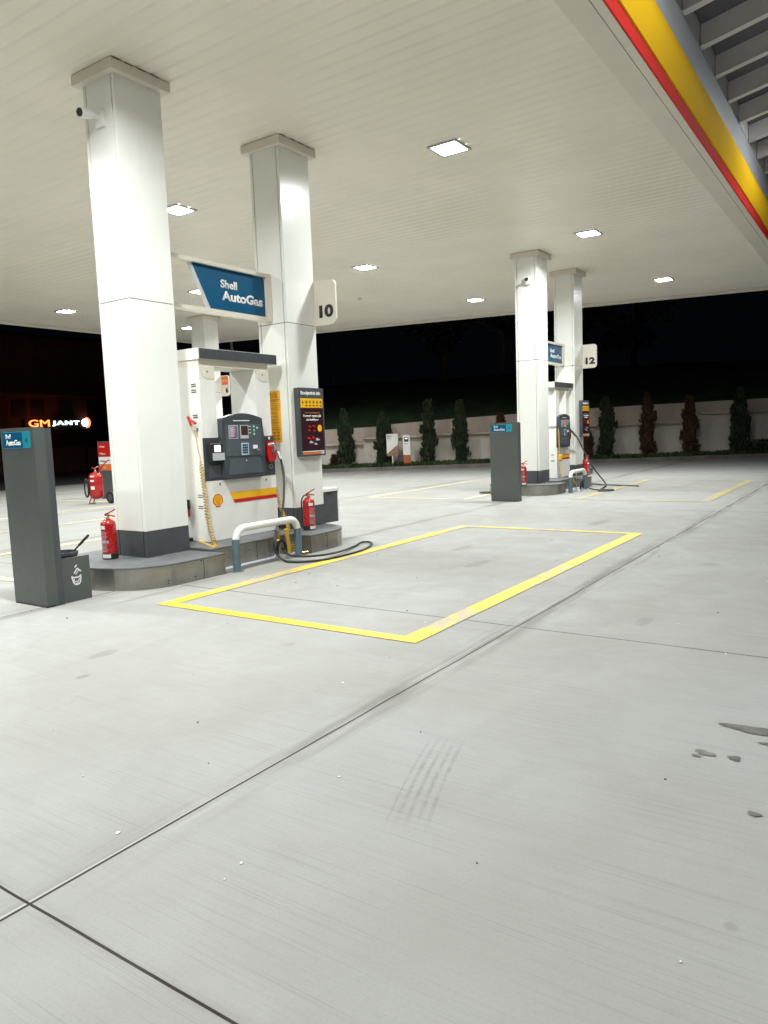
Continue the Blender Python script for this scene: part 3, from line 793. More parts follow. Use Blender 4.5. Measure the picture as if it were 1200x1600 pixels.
# ------------------------------------------------------------------ poster boards
def board(x0, x1, y, z0, z1, label, detail=True):
    t = empty('poster_board', (x0, y, z0), label, 'poster board', 'dark framed poster boards on columns')
    w_ = x1-x0; h = z1-z0; d = .07
    MB().prism(rrect(w_, h, .012, 3), d, (x0, y-.003, z0), FU, FV).build('board_frame', M['dgrey'], t, bevel=.006)
    yf = y-.003-d
    if detail:
        text('lettering', 'Emniyetiniz için', M['paper'], t, (x0+.04, yf+.0005, z1-.095), FU, FV, height=.055, width=w_-.10, bold=.045)
    else:
        text('lettering', 'Emniyetiniz için', M['paper'], t, (x0+.04, yf+.0005, z1-.095), FU, FV, height=.055, width=w_-.10, bold=.045)
    yp = MB().box(x0+.028, x1-.028, yf-.003, yf+.001, z1-.235, z1-.125).build('warning_strip', M['yellow'], t)
    for k in range(6):
        cx = x0+.065+k*(w_-.13)/5
        mb = MB()
        if k == 0: mb.prism([(-.018, 0), (.018, 0), (0, .034)], .0015, (cx, yf-.0032, z1-.185), FU, FV)
        else:
            ro = []
            for j in range(16): 
                a0 = 2*PI*j/16; a1 = 2*PI*(j+1)/16
                mb.bm.faces.new([mb.bm.verts.new((cx+math.cos(a)*r, yf-.0045, z1-.168+math.sin(a)*r)) for a, r in ((a0, .018), (a1, .018), (a1, .0135), (a0, .0135))])
            mb.box(cx-.006, cx+.006, yf-.0045, yf-.003, z1-.177, z1-.160)
            mb.box(cx-.016, cx+.016, yf-.0045, yf-.003, z1-.218, z1-.203)
        mb.build('warning_icon', M['ink'], yp)
    po = MB().box(x0+.028, x1-.028, yf-.003, yf+.001, z0+.065, z1-.245).build('poster', M['poster'], t)
    yq = yf-.0031
    cx = (x0+x1)/2
    hp = (z1-.245)-(z0+.065); T_ = z1-.245
    text('lettering', 'Yeni koleksiyon', M['noticeink'], po, (cx, yq, T_-hp*.13), FU, FV, height=.024, width=w_*.62, align='CENTER', bold=.01)
    text('lettering', 'Ferrari oyuncak', M['debris_w'], po, (cx, yq, T_-hp*.225), FU, FV, height=.042, width=w_*.72, align='CENTER', bold=.02)
    text('lettering', 'sizi bekliyor', M['debris_w'], po, (cx, yq, T_-hp*.305), FU, FV, height=.034, width=w_*.50, align='CENTER', bold=.02)
    # toy cars: little red bodies
    rnd = random.Random(4)
    for (a, b, s) in ((.38, .44, .8), (.55, .43, .8), (.36, .53, .8), (.56, .54, .7), (.33, .72, 1.), (.52, .71, 1.05), (.68, .76, 1.15), (.42, .82, 1.1), (.60, .86, .9)):
        px = x0+w_*a; pz = T_-hp*b
        MB().prism([(-.035*s, 0), (.035*s, .0), (.032*s, .012*s), (.012*s, .016*s), (0, .026*s), (-.018*s, .026*s), (-.028*s, .014*s)], .0012, (px, yq, pz), FU, FV).build('picture', M['red'] if rnd.random() < .75 else M['lgrey'], po)
    MB().lathe([(.042, -.0015), (.042, .0005)], (x0+w_*.78, yq, T_-hp*.47), 20, 'Y').build('price_dot', M['yellow'], po)
    MB().box(x0+.03, x1-.03, yf-.0035, yf, z0+.052, z0+.062).build('gold_strip', M['debris_w'], t)
    MB().box(x0+.035, x1-.10, yf-.0035, yf, z0+.022, z0+.045).build('orange_strip', M['orange'], t)
    MB().box(x1-.09, x1-.03, yf-.0035, yf, z0+.02, z0+.048).build('white_strip', M['lgrey'], t)
    return t
board(6.70, 7.165, 5.82, 1.07, 1.885, 'grey framed board with dark red toy car poster under a yellow strip, beside near pump')
board(16.22, 16.68, 5.72, 1.07, 1.885, 'dark poster board on the far column under number plate 12')

# yellow safety notice on the pump side of column 2
def notice(x, y0, y1, z0, z1):
    t = empty('safety_notice', (x, y1, z0), 'tall amber safety notice on the column between pump 10 and the poster board', 'notice')
    MB().box(x-.004, x-.0005, y0, y1, z0, z1).build('notice_sheet', M['notice'], t)
    mb = MB(); rnd = random.Random(9); z = z1-.10; w_ = y1-y0
    mb.box(x-.0055, x-.0041, y0+.012, y1-.012, z1-.108, z1-.100)
    while z > z0+.16:
        z -= .0125
        if rnd.random() < .12: continue
        mb.box(x-.0052, x-.0041, y0+.015+rnd.uniform(0, .06), y1-.015, z, z+.0045)
    mb.box(x-.0055, x-.0041, y0+.005, y1-.005, z0+.145, z0+.15)
    mb.build('small_print', M['noticeink'], t)
    mb = MB()
    for r_ in range(3):
        for c_ in range(3): mb.box(x-.0055, x-.0041, y0+.03+c_*w_*.3, y0+.03+c_*w_*.3+.045, z0+.03+r_*.038, z0+.052+r_*.038)
    mb.build('pictogram', M['noticeink'], t)
    for c_ in range(2):
        cy = y0+w_*(.33+.36*c_)
        mb = MB()
        for j in range(14):
            a0 = 2*PI*j/14; a1 = 2*PI*(j+1)/14
            mb.bm.faces.new([mb.bm.verts.new((x-.0052, cy+math.cos(a)*r, z1-.055+math.sin(a)*r)) for a, r in ((a0, .030), (a1, .030), (a1, .022), (a0, .022))])
        mb.box(x-.0052, x-.0041, cy-.006, cy+.006, z1-.075, z1-.035)
        mb.build('pictogram', M['noticeink'], t)
notice(6.645, 5.985, 6.20, 1.25, 1.862)

# grey dispenser peeking behind column 2 and grey cabinet at its foot
t = empty('towel_dispenser', (7.17, 5.95, 1.18), 'grey paper towel dispenser on the far side of the column with number plate 10', 'dispenser')
MB().prism([(0, 0), (.12, .03), (.135, .30), (.09, .36), (0, .37)], .24, (7.168, 6.14, 1.15), FU, FV).build('dispenser_body', M['bumperblue'], t, bevel=.01)
t = empty('cabinet', (7.175, 5.86, .2), 'low dark grey cabinet with white top at the foot of the second column', 'cabinet')
MB().box(7.175, 7.50, 5.86, 6.22, .206, .60).build('cabinet_body', M['dgrey'], t, bevel=.005)
MB().box(7.172, 7.525, 5.85, 6.24, .602, .640).build('cabinet_lid', M['white'], t, bevel=.006)
MB().box(7.502, 7.522, 5.86, 6.22, .206, .601).build('side_panel', M['white'], t, bevel=.003)
MB().box(7.31, 7.38, 5.852, 5.8615, .565, .592).build('latch', M['ink'], t)
t = empty('utility_box', (15.55, 5.25, .2), 'low steel box with a dark lid at the far end of the far island', 'box')
MB().box(16.5, 16.75, 5.6, 5.95, .206, .30).build('box_body', M['steel'], t, bevel=.005)
MB().box(16.49, 16.76, 5.59, 5.96, .302, .335).build('box_lid', M['dgrey'], t, bevel=.006)

# ------------------------------------------------------------------ service towers
def tower(x, y0, y1, z1, label, style='teal', wd=.14):
    t = empty('service_tower', (x, y0, 0), label, 'service tower', 'dark grey service towers at the island ends')
    yc = (y0+y1)/2
    MB().box(x, x+wd*.62, y0, y1, .012, z1).build('tower_body', M['tower'], t, bevel=.022, seg=4)
    MB().box(x+wd*.62+.001, x+wd, y0+.004, y1-.004, .0, z1-.01).build('back_shell', M['dgrey'], t, bevel=.005)
    MB().box(x-.003, x+wd*.5, y0+.01, y1-.01, 0, .0115).build('base_plate', M['ink'], t)
    if style == 'teal':
        pl = MB().prism(rrect(.415, .135, .02, 4), .002, (x-.0005, y1-.025, z1-.165), LU, FV).build('brand_label', M['teal2'], t)
        MB().prism([(.006, .006), (.30, .006), (.30, .129), (.006, .129)], .001, (x-.0027, y1-.025, z1-.165), LU, FV).build('label_field', M['teal'], pl)
        text('lettering', 'Shell', M['paper'], pl, (x-.0038, y1-.08, z1-.085), LU, FV, height=.036, width=.08, bold=.02, depth=.001)
        text('lettering', 'AutoGas', M['paper'], pl, (x-.0038, y1-.08, z1-.142), LU, FV, height=.045, width=.22, bold=.025, depth=.001)
        mb = MB()
        for k in range(3): mb.box(x-.0035, x-.0024, y1-.025-.375, y1-.025-.34, z1-.095-k*.012, z1-.089-k*.012)
        mb.build('label_mark', M['teal'], pl)
    else:
        zz = z1-.03
        for (c, h, s) in (('red', .17, 'V-Power'), ('red', .17, 'V-Power'), ('paper', .18, 'FuelSave'), ('orange', .15, 'UTTS')):
            pl = MB().box(x-.003, x-.0005, y0+.02, y1-.02, zz-h, zz-.006).build('fuel_label', M[c], t)
            text('lettering', s, M['ink'] if c == 'paper' else M['paper'], pl, (x-.0035, y1-.07, zz-h*.72), LU, FV, height=.05, width=.22, bold=.02, depth=.001)
            zz -= h
    return t
tower(3.29, 5.59, 6.07, 1.462, 'tall dark grey tower with blue AutoGas label at the left edge, beside the squeegee bucket', wd=.155)
tower(12.27, 5.455, 6.0, 1.425, 'tall dark grey tower with blue AutoGas label in front of the far island')
tower(10.92, 15.27, 15.82, 1.385, 'dark tower with red fuel labels behind the wheeled extinguisher', 'red')

# squeegee bucket
t = empty('squeegee_bucket', (3.455, 5.62, 0), 'dark grey box housing a round black bucket beside the near tower', 'bucket')
MB().box(3.449, 3.712, 5.615, 5.645, .0, .372).build('front_panel', M['tower'], t, bevel=.004)
MB().box(3.449, 3.70, 5.98, 6.0, .0, .36).build('rear_panel', M['dgrey'], t)
MB().lathe([(.105, .0), (.115, .30), (.12, .375), (.128, .377), (.128, .405), (.115, .405), (.112, .36), (.10, .355)], (3.582, 5.80, .002), 32).build('bucket', M['dgrey'], t, smooth=True)
mb = MB()    # picture of hands and a bucket
def stroke(pts, r=.006):
    for a, b in zip(pts, pts[1:]):
        a = Vector((3.45+a[0], 5.6145, a[1])); b = Vector((3.45+b[0], 5.6145, b[1])); d = (b-a).normalized(); q = Vector((d.z, 0, -d.x))*r
        mb.bm.faces.new([mb.bm.verts.new(p) for p in (a-q, a+q, b+q, b-q)])
stroke([(.085, .215), (.10, .16), (.115, .14), (.15, .14), (.165, .16), (.172, .215)]); stroke([(.085, .215), (.105, .20), (.15, .20), (.172, .215)])
stroke([(.105, .19), (.11, .165), (.148, .165), (.155, .19)], .004); stroke([(.11, .235), (.14, .275), (.175, .245)]); stroke([(.125, .225), (.155, .26)], .004)
stroke([(.12, .285), (.14, .305)], .005); stroke([(.12, .15), (.148, .15)], .003)
mb.build('pictogram', M['paper'], t)
t = empty('squeegee', (3.60, 5.76, .3), 'black squeegee handle sticking out of the bucket', 'squeegee')
a = Vector((3.565, 5.80, .30)); b = Vector((3.755, 5.66, .535))
MB().tube([a, a+(b-a)*.62, a+(b-a)*.66, b-(b-a)*.05, b], [.006, .007, .011, .012, .009], 12).build('handle', M['black'], t, smooth=True)

# ------------------------------------------------------------------ fire extinguishers
def extinguisher(x, y, z0, label, ang=0., hose=True):
    kz = .87
    t = empty('fire_extinguisher', (x, y, z0), label, 'fire extinguisher', 'red powder fire extinguishers')
    r = .075
    MB().lathe([(r-.006, .05), (r, .055), (r, .375), (r-.006, .405), (r-.025, .428), (.03, .442), (.022, .447)], (x, y, z0), 32).build('cylinder', M['extred'], t, smooth=True)
    MB().lathe([(r-.002, 0), (r+.003, .003), (r+.003, .06), (r-.001, .062)], (x, y, z0), 32).build('base_ring', M['black'], t, smooth=True)
    MB().lathe([(.017, .445), (.019, .45), (.019, .475), (.013, .478), (.013, .50)], (x, y, z0), 16).build('valve', M['brass'], t, smooth=True)
    c, s = math.cos(ang), math.sin(ang)
    P = lambda a, b, h: Vector((x+a*c-b*s, y+a*s+b*c, z0+h))
    mb = MB(); mb.tube([P(-.03, 0, .478), P(.02, 0, .485), P(.09, 0, .47)], .008, 8); mb.tube([P(-.03, 0, .492), P(.02, 0, .512), P(.095, 0, .548)], .008, 8)
    mb.build('lever', M['extred'], t, smooth=True)
    MB().lathe([(.013, -.012), (.015, 0)], P(0, -.02, .462), 12, 'Y').build('gauge', M['silver'], t)
    if hose:
        MB().tube(crom([P(-.012, 0, .468), P(-.055, 0, .475), P(-.095, 0, .42), P(-.102, 0, .3), P(-.098, 0, .12)], 6), .009, 8).build('hose', M['black'], t, smooth=True)
    # curved paper label
    n = 12
    def wrap(nm, a0, a1, h0, h1, m, dr, par):
        mb = MB(); pv = None
        for k in range(n+1):
            a = a0+(a1-a0)*k/n
            q = (mb.bm.verts.new((x+math.cos(a)*(r+dr), y+math.sin(a)*(r+dr), z0+h0)), mb.bm.verts.new((x+math.cos(a)*(r+dr), y+math.sin(a)*(r+dr), z0+h1)))
            if pv: mb.bm.faces.new((pv[0], q[0], q[1], pv[1]))
            pv = q
        return mb.build(nm, m, par, smooth=True)
    la = ang - PI/2
    wrap('name_label', la-.55, la+.25, .335, .375, M['paper'], .0012, t)
    wrap('foot_label', la-.45, la+.75, .018, .058, M['paper'], .0045, t)
    mb = MB(); rnd = random.Random(3)
    for k in range(15):
        h = .305-k*.0155
        segs = 1 if k not in (7, 8) else 3
        for j in range(segs):
            a0 = la-.5+(1.1/segs)*j + (.06 if segs > 1 else 0); a1 = a0+(.75+.3*rnd.random())/segs
            th = .004 if segs == 1 else .013
            pv = None
            for i in range(5):
                a = a0+(a1-a0)*i/4
                q = (mb.bm.verts.new((x+math.cos(a)*(r+.001), y+math.sin(a)*(r+.001), z0+h)), mb.bm.verts.new((x+math.cos(a)*(r+.001), y+math.sin(a)*(r+.001), z0+h+th)))
                if pv: mb.bm.faces.new((pv[0], q[0], q[1], pv[1]))
                pv = q
    mb.build('instruction_print', M['lgrey'], t)
    for ch in t.children:
        for v_ in ch.data.vertices: v_.co.z *= kz
        for v_ in ch.data.vertices: v_.co.x *= .95; v_.co.y *= .95
    return t
extinguisher(4.31, 6.17, .206, 'red fire extinguisher standing left of the nearest column', ang=R(285), hose=False)
extinguisher(6.66, 5.64, .206, 'red fire extinguisher with white foot label in front of the column with plate 10', ang=R(-18))
extinguisher(13.40, 5.86, .206, 'red fire extinguisher half hidden behind the far dark tower', ang=R(-60), hose=False)
extinguisher(15.60, 5.36, .206, 'red fire extinguisher at the foot of the column with plate 12', ang=R(-20))

# wheeled extinguisher
def wheeled(x, y):
    t = empty('wheeled_extinguisher', (x, y, 0), 'large red wheeled extinguisher left of the nearest column', 'wheeled extinguisher')
    r = .148
    MB().lathe([(.03, .11), (.10, .125), (r-.01, .17), (r, .21), (r, .60), (r-.01, .64), (.10, .685), (.04, .70), (.03, .71)], (x, y, 0), 32).build('tank', M['extred'], t, smooth=True)
    MB().lathe([(.03, .70), (.032, .73), (.02, .74), (.02, .80)], (x, y, 0), 14).build('valve', M['brass'], t, smooth=True)
    MB().tube([(x-.06, y+.03, .80), (x+.0, y, .79), (x+.06, y-.04, .83)], .012, 8).build('lever', M['extred'], t, smooth=True)
    for s in (-1, 1):
        sx = .13*s
        MB().tube(crom([(x+.02+sx*.5, y-.10+sx, .72), (x+.13+sx*.5, y-.25+sx*.6, .93), (x+.2+sx*.5, y-.26+sx*.6, .95)], 5), .012, 8).build('push_bar', M['extred'], t, smooth=True)
        MB().tube([(x-.02+sx*.6, y+.10+sx*.3, .16), (x-.06+sx*.6, y+.14+sx*.3, .0)], .012, 8).build('foot', M['extred'], t, smooth=True)
    MB().tube([(x-.08+.0, y+.16, .012), (x+.04, y+.12, .012)], .010, 8).build('foot_bar', M['extred'], t)
    for s in (0, 1):
        cx, cy = x+.14+.20*s, y-.30+.12*s
        wh = MB().lathe([(.10, -.028), (.135, -.02), (.14, 0), (.135, .02), (.10, .028)], (cx, cy, .14), 28, 'X').build('wheel', M['black'], t, smooth=True)
        MB().lathe([(.03, -.033), (.08, -.030), (.08, .030), (.03, .033)], (cx, cy, .14), 20, 'X').build('rim', M['dgrey'], wh, smooth=True)
    MB().tube([(x+.10, y-.33, .14), (x+.36, y-.17, .14)], .012, 8).build('axle', M['dgrey'], t)
    h = []
    for k in range(40):
        a = 2*PI*k/20
        h.append((x-.16-.01*math.sin(a*.5), y+.12+math.cos(a)*.075, .36+math.sin(a)*.20))
    MB().tube(h, .014, 8).build('hose', M['black'], t, smooth=True)
    for (a0, z0_, z1_) in ((R(205), .60, .63), (R(205), .33, .40), (R(203), .50, .54)):
        mb = MB(); pv = None
        for k in range(7):
            a = a0-.3+.6*k/6
            q = (mb.bm.verts.new((x+math.cos(a)*(r+.002), y+math.sin(a)*(r+.002), z0_)), mb.bm.verts.new((x+math.cos(a)*(r+.002), y+math.sin(a)*(r+.002), z1_)))
            if pv: mb.bm.faces.new((pv[0], q[0], q[1], pv[1]))
            pv = q
        mb.build('paper_label', M['paper'], t)
wheeled(9.895, 14.49)

# ------------------------------------------------------------------ bumper rails
def rail(xa, xb, y, zt, label, r=.038):
    t = empty('bumper_rail', (xa, y, 0), label, 'bumper rail', 'white tube bumper rails before pumps')
    zs = .315*zt/.455; br = .13
    zc = zt-r
    top = [(xa, y, zs)]
    for k in range(9): a = PI - PI/2*k/8; top.append((xa+br+math.cos(a)*br, y, zc-br+math.sin(a)*br))
    for k in range(9): a = PI/2 - PI/2*k/8; top.append((xb-br+math.cos(a)*br, y, zc-br+math.sin(a)*br))
    top.append((xb, y, zs))
    MB().tube(top, r, 20).build('top_tube', M['white'], t, smooth=True)
    for xx in (xa, xb):
        MB().tube([(xx, y, 0), (xx, y, zs-.0005)], r+.0015, 20).build('leg', M['bumperblue'], t, smooth=True)
        MB().lathe([(r+.03, 0), (r+.03, .007)], (xx, y, 0), 20).build('foot_plate', M['silver'], t)
rail(5.12, 6.05, 5.297, .462, 'white tube bumper rail with blue grey legs in front of the near pump')
rail(14.12, 14.98, 5.17, .45, 'white tube bumper rail with blue grey legs in front of the far pump')

# ------------------------------------------------------------------ hoses
t = empty('fuel_hose', (6.27, 5.85, 0), 'long black hose looping from the red nozzle of the near pump onto the floor', 'hose', 'black filling hoses')
pts = [(6.30, 5.82, 1.185), (6.315, 5.75, 1.12), (6.315, 5.71, .971), (6.275, 5.66, .791), (6.12, 5.56, .519), (5.88, 5.45, .317), (5.73, 5.36, .17), (5.73, 5.31, .07),
       (5.74, 5.24, .018), (5.70, 5.121, .016), (5.769, 4.96, .016), (5.971, 4.847, .016), (6.331, 4.822, .016), (6.647, 4.852, .016), (7.0, 4.99, .016), (7.14, 5.12, .017), (7.06, 5.19, .02), (6.82, 5.10, .018), (6.42, 4.977, .03),
       (6.05, 4.93, .046), (5.86, 5.06, .05), (5.83, 5.24, .06), (5.86, 5.36, .12)]
MB().tube(crom(pts, 9), .0122, 10).build('hose_line', M['hose'], t, smooth=True)
nz_ = MB().tube(crom([(6.20, 5.80, 1.23), (6.24, 5.77, 1.235), (6.28, 5.79, 1.205), (6.305, 5.80, 1.16)], 5), [.017]*5+[.02]*5+[.019]*6, 12).build('nozzle', M['silver'], t, smooth=True)
MB().tube([(6.26, 5.785, 1.19), (6.235, 5.775, 1.14), (6.26, 5.79, 1.09)], .008, 8).build('trigger', M['dgrey'], t, smooth=True)
MB().tube([(6.312, 5.765, 1.145), (6.316, 5.73, 1.06)], .021, 12).build('swivel', M['silver'], t, smooth=True)
t = empty('hose_coupling', (5.87, 5.40, 0), 'brass and steel hose coupling on a white block behind the near bumper rail', 'coupling', 'hose couplings at the islands')
MB().box(5.82, 5.90, 5.36, 5.44, .0, .05).build('block', M['white'], t, bevel=.006)
MB().tube([(5.87, 5.42, .05), (5.87, 5.42, .34)], .012, 10).build('riser', M['silver'], t, smooth=True)
MB().lathe([(.016, .15), (.03, .165), (.03, .20), (.018, .215), (.02, .26), (.015, .30)], (5.87, 5.42, 0), 14).build('fitting', M['brass'], t, smooth=True)
MB().tube(crom([(5.80, 5.38, .05), (5.80, 5.37, .15), (5.845, 5.37, .20), (5.90, 5.37, .185), (5.925, 5.37, .12), (5.925, 5.38, .05)], 6), .017, 10).build('hose_loop', M['black'], t, smooth=True)
t = empty('fuel_hose', (15.7, 5.6, 0), 'black hose sagging from the far pump to loops on the floor', 'hose', 'black filling hoses')
pts = [(15.66, 5.70, 1.22), (15.74, 5.6, 1.07), (15.84, 5.5, .80), (15.80, 5.3, .46), (15.82, 5.15, .24), (15.80, 5.0, .06), (15.4, 4.9, .018), (14.95, 4.84, .016), (14.6, 4.75, .016), (14.45, 4.70, .016), (14.55, 4.56, .016), (14.78, 4.52, .017), (14.78, 4.68, .02), (14.62, 4.86, .035), (14.56, 5.02, .10)]
MB().tube(crom(pts, 8), .015, 8).build('hose_line', M['hose'], t, smooth=True)
MB().tube([(15.60, 5.71, 1.24), (15.66, 5.69, 1.21), (15.72, 5.62, 1.1)], .022, 10).build('nozzle', M['dgrey'], t, smooth=True)
t = empty('hose_coupling', (14.6, 5.2, 0), 'brass hose coupling on a white block behind the far bumper rail', 'coupling', 'hose couplings at the islands')
MB().box(14.54, 14.62, 5.10, 5.18, .0, .08).build('block', M['white'], t, bevel=.006)
MB().tube([(14.6, 5.22, .05), (14.6, 5.22, .36)], .012, 10).build('riser', M['silver'], t, smooth=True)
MB().tube([(14.38, 5.22, .30), (14.50, 5.20, .16)], .018, 10).build('fitting', M['brass'], t, smooth=True)
MB().tube(crom([(14.50, 5.10, .05), (14.50, 5.09, .17), (14.56, 5.09, .22), (14.62, 5.09, .15), (14.63, 5.10, .06)], 6), .02, 10).build('hose_loop', M['black'], t, smooth=True)

# ------------------------------------------------------------------ coiled grounding cables
def coil(path, r, turns_per_m, wire):
    P = crom(path, 30); L_ = [0]
    for a, b in zip(P, P[1:]): L_.append(L_[-1]+(b-a).length)
    tot = L_[-1]; n = int(tot*turns_per_m*10); out = []; j = 0
    for k in range(n+1):
        s = tot*k/n
        while j < len(L_)-2 and L_[j+1] < s: j += 1
        f = (s-L_[j])/max(1e-6, L_[j+1]-L_[j]); p = P[j].lerp(P[j+1], min(1, f)); d = (P[j+1]-P[j]).normalized()
        u = d.cross(Vector((0, 1, .3))).normalized(); v = d.cross(u)
        a = 2*PI*s*turns_per_m
        env = min(1, s/.1, (tot-s)/.05+.2)
        out.append(p+(u*math.cos(a)+v*math.sin(a))*r*env)
    return out
t = empty('grounding_cable', (5.31, 6.0, .2), 'yellow coiled cable hanging down the left end of the near pump', 'cable', 'coiled yellow grounding cables')
MB().tube(crom([(5.31, 6.10, 1.55), (5.305, 6.05, 1.46), (5.30, 5.98, 1.36), (5.295, 5.95, 1.22), (5.29, 5.92, 1.12)], 6), .006, 6).build('lead', M['coil'], t, smooth=True)
MB().tube(coil([(5.29, 5.92, 1.12), (5.28, 5.89, .93), (5.27, 5.86, .72), (5.26, 5.83, .52), (5.24, 5.77, .36), (5.20, 5.68, .235), (5.12, 5.58, .225)], .021, 32, 0), .0055, 6).build('coil', M['coil'], t, smooth=True)
MB().tube([(5.31, 6.09, 1.56), (5.29, 6.03, 1.47)], .013, 8).build('clamp', M['red'], t, smooth=True)
MB().tube([(5.29, 6.03, 1.52), (5.275, 5.94, 1.485)], .014, 8).build('clamp_jaw', M['red'], t, smooth=True)
MB().box(5.28, 5.285, 5.94, 5.99, 1.41, 1.46).build('tag', M['lgrey'], t)
t = empty('cable_conduit', (5.3, 6.0, .2), 'thick yellow conduit lying on the island between nearest column and near pump', 'conduit')
MB().tube(crom([(5.46, 6.30, .33), (5.36, 6.12, .245), (5.27, 5.93, .228), (5.15, 5.70, .226), (5.09, 5.56, .224)], 7), .017, 10).build('conduit', M['coil'], t, smooth=True)
MB().tube([(5.31, 6.19, .22), (5.31, 6.19, .27)], .04, 12).build('gland', M['black'], t, smooth=True)
t = empty('plug_holder', (5.32, 6.1, .5), 'small black and red plug holder low on the left end of the near pump', 'plug')
MB().box(5.255, 5.325, 6.165, 6.215, .58, .68).build('holder', M['ink'], t, bevel=.006)
MB().box(5.265, 5.320, 6.17, 6.21, .50, .578).build('plug', M['red'], t, bevel=.006)
MB().tube([(5.29, 6.19, .50), (5.29, 6.19, .43)], .01, 8).build('pin', M['silver'], t)
t = empty('grounding_cable', (6.45, 5.9, .2), 'yellow coiled cable hanging behind the right leg of the near bumper rail', 'cable', 'coiled yellow grounding cables')
MB().tube(coil([(6.43, 6.0, 1.0), (6.47, 5.98, .75), (6.49, 5.93, .50), (6.38, 5.74, .32), (6.22, 5.56, .17), (6.16, 5.46, .04)], .018, 34, 0), .0055, 5).build('coil', M['coil'], t, smooth=True)
MB().tube(crom([(6.05, 5.47, .30), (6.07, 5.46, .18), (6.09, 5.46, .03)], 5), .022, 8).build('sleeve', M['coil'], t, smooth=True)
MB().tube([(6.16, 5.36, .02), (6.24, 5.33, .02)], .02, 10).build('plug', M['brass'], t)
t = empty('grounding_cable', (14.9, 5.75, .2), 'yellow cable hanging straight down the left side of the far pump', 'cable', 'coiled yellow grounding cables')
MB().tube(coil([(14.975, 5.73, 1.27), (14.975, 5.72, .9), (14.975, 5.71, .66), (14.97, 5.70, .40), (14.97, 5.68, .23)], .012, 30, 0), .006, 5).build('coil', M['coil'], t, smooth=True)
MB().lathe([(.03, .60), (.05, .62), (.05, .72), (.03, .74)], (14.975, 5.70, 0), 12).build('reel', M['coil'], t, smooth=True)
t = empty('floor_cable', (16.0, 5.0, 0), 'thin dark cable trailing on the floor right of the far island', 'cable')
MB().tube(crom([(16.3, 5.5, .016), (16.1, 5.16, .012), (16.05, 4.9, .012), (15.9, 4.5, .012), (15.8, 4.3, .012)], 5), .012, 6).build('cable_line', M['hose'], t, smooth=True)
t = empty('floor_hose', (13.75, 6.9, 0), 'dark hose end on the floor just left of the far tower', 'hose')
MB().tube(crom([(13.9, 6.6, .025), (13.72, 6.8, .02), (13.7, 6.95, .02), (13.86, 6.9, .02), (14.0, 6.7, .02)], 5), .02, 8).build('hose_line', M['hose'], t, smooth=True)

# ------------------------------------------------------------------ kerb, walls and planting at the back
A = Vector((20.5, 17.2, 0)); U = Vector((.52444, -.85145, 0)); N = Vector((.85145, .52444, 0))
def at(s, off, z=0.): return A + U*s + N*off + Vector((0, 0, z))
def strip(s0, s1, o0, o1, z0, z1, mb=None):
    mb = mb or MB()
    c = [at(s0, o0), at(s1, o0), at(s1, o1), at(s0, o1)]
    a = [mb.bm.verts.new((p.x, p.y, z0)) for p in c]; b = [mb.bm.verts.new((p.x, p.y, z1)) for p in c]
    mb.bm.faces.new(a[::-1]); mb.bm.faces.new(b)
    for i in range(4): mb.bm.faces.new((a[i], a[(i+1) % 4], b[(i+1) % 4], b[i]))
    return mb
mb = MB(); s = -4.0
while s < 26: strip(s+.004, s+.996, 0, .16, .0, .13, mb); s += 1.0
k = mb.build('kerb', M['kerb'], bevel=.012); tag(k, kind='structure')
mb = MB(); strip(-4, 26, .161, 2.2, .0, .11, mb)
tag(mb.build('soil_verge', mat('soil', (.05, .04, .028), .95, var=.4, vs=3, bumps=.6, bs=20)), kind='structure')
wl = empty('retaining_wall', at(8, 1.5), 'long stepped two tier rendered retaining wall behind the row of cypresses', 'wall')
mb = MB()
S_ = [(-4, 1.86, 1.0), (1.86, 4.7, 1.2), (4.7, 10.0, 1.24), (10.0, 14.4, 1.36), (14.4, 26, 1.66)]
for a, b, z in S_: strip(a, b-.002, 1.5, 2.0, .0, z-.22, mb)
mb.build('lower_tier', M['wall_lo'], wl)
mb = MB(); ss = [-4, .3, 2.3, 2.92, 5.1, 7.5, 10.27, 12.3, 15.76, 17, 26]; zt = [1.48, 1.55, 1.60, 1.67, 1.78, 1.87, 1.97, 2.02, 2.08, 2.10, 2.2]
rnd = random.Random(2)
for i in range(len(ss)-1):
    nsub = 4
    for j in range(nsub):
        a = ss[i]+(ss[i+1]-ss[i])*j/nsub; b = ss[i]+(ss[i+1]-ss[i])*(j+1)/nsub
        za = zt[i]+(zt[i+1]-zt[i])*j/nsub; zb = zt[i]+(zt[i+1]-zt[i])*(j+1)/nsub
        c = [at(a, 2.03), at(b, 2.03), at(b, 2.3), at(a, 2.3)]
        lo = [mb.bm.verts.new((p.x, p.y, .1)) for p in c]; hi = [mb.bm.verts.new((p.x, p.y, z)) for p, z in zip(c, (za, zb, zb, za))]
        mb.bm.faces.new(hi)
        for q in range(4): mb.bm.faces.new((lo[q], lo[(q+1) % 4], hi[(q+1) % 4], hi[q]))
bmesh.ops.remove_doubles(mb.bm, verts=mb.bm.verts, dist=1e-4)
mb.build('upper_tier', M['wall_up'], wl)
mb = MB()
for a, b, z in S_: strip(a, b-.002, 1.46, 2.025, z-.06, z, mb)
mb.build('ledge_cap', M['wall_up'], wl)
mb = MB()
for a, b, z in S_: strip(a, b-.002, 1.72, 2.0, z-.218, z-.062, mb)
mb.build('recessed_band', M['wall_lo'], wl)

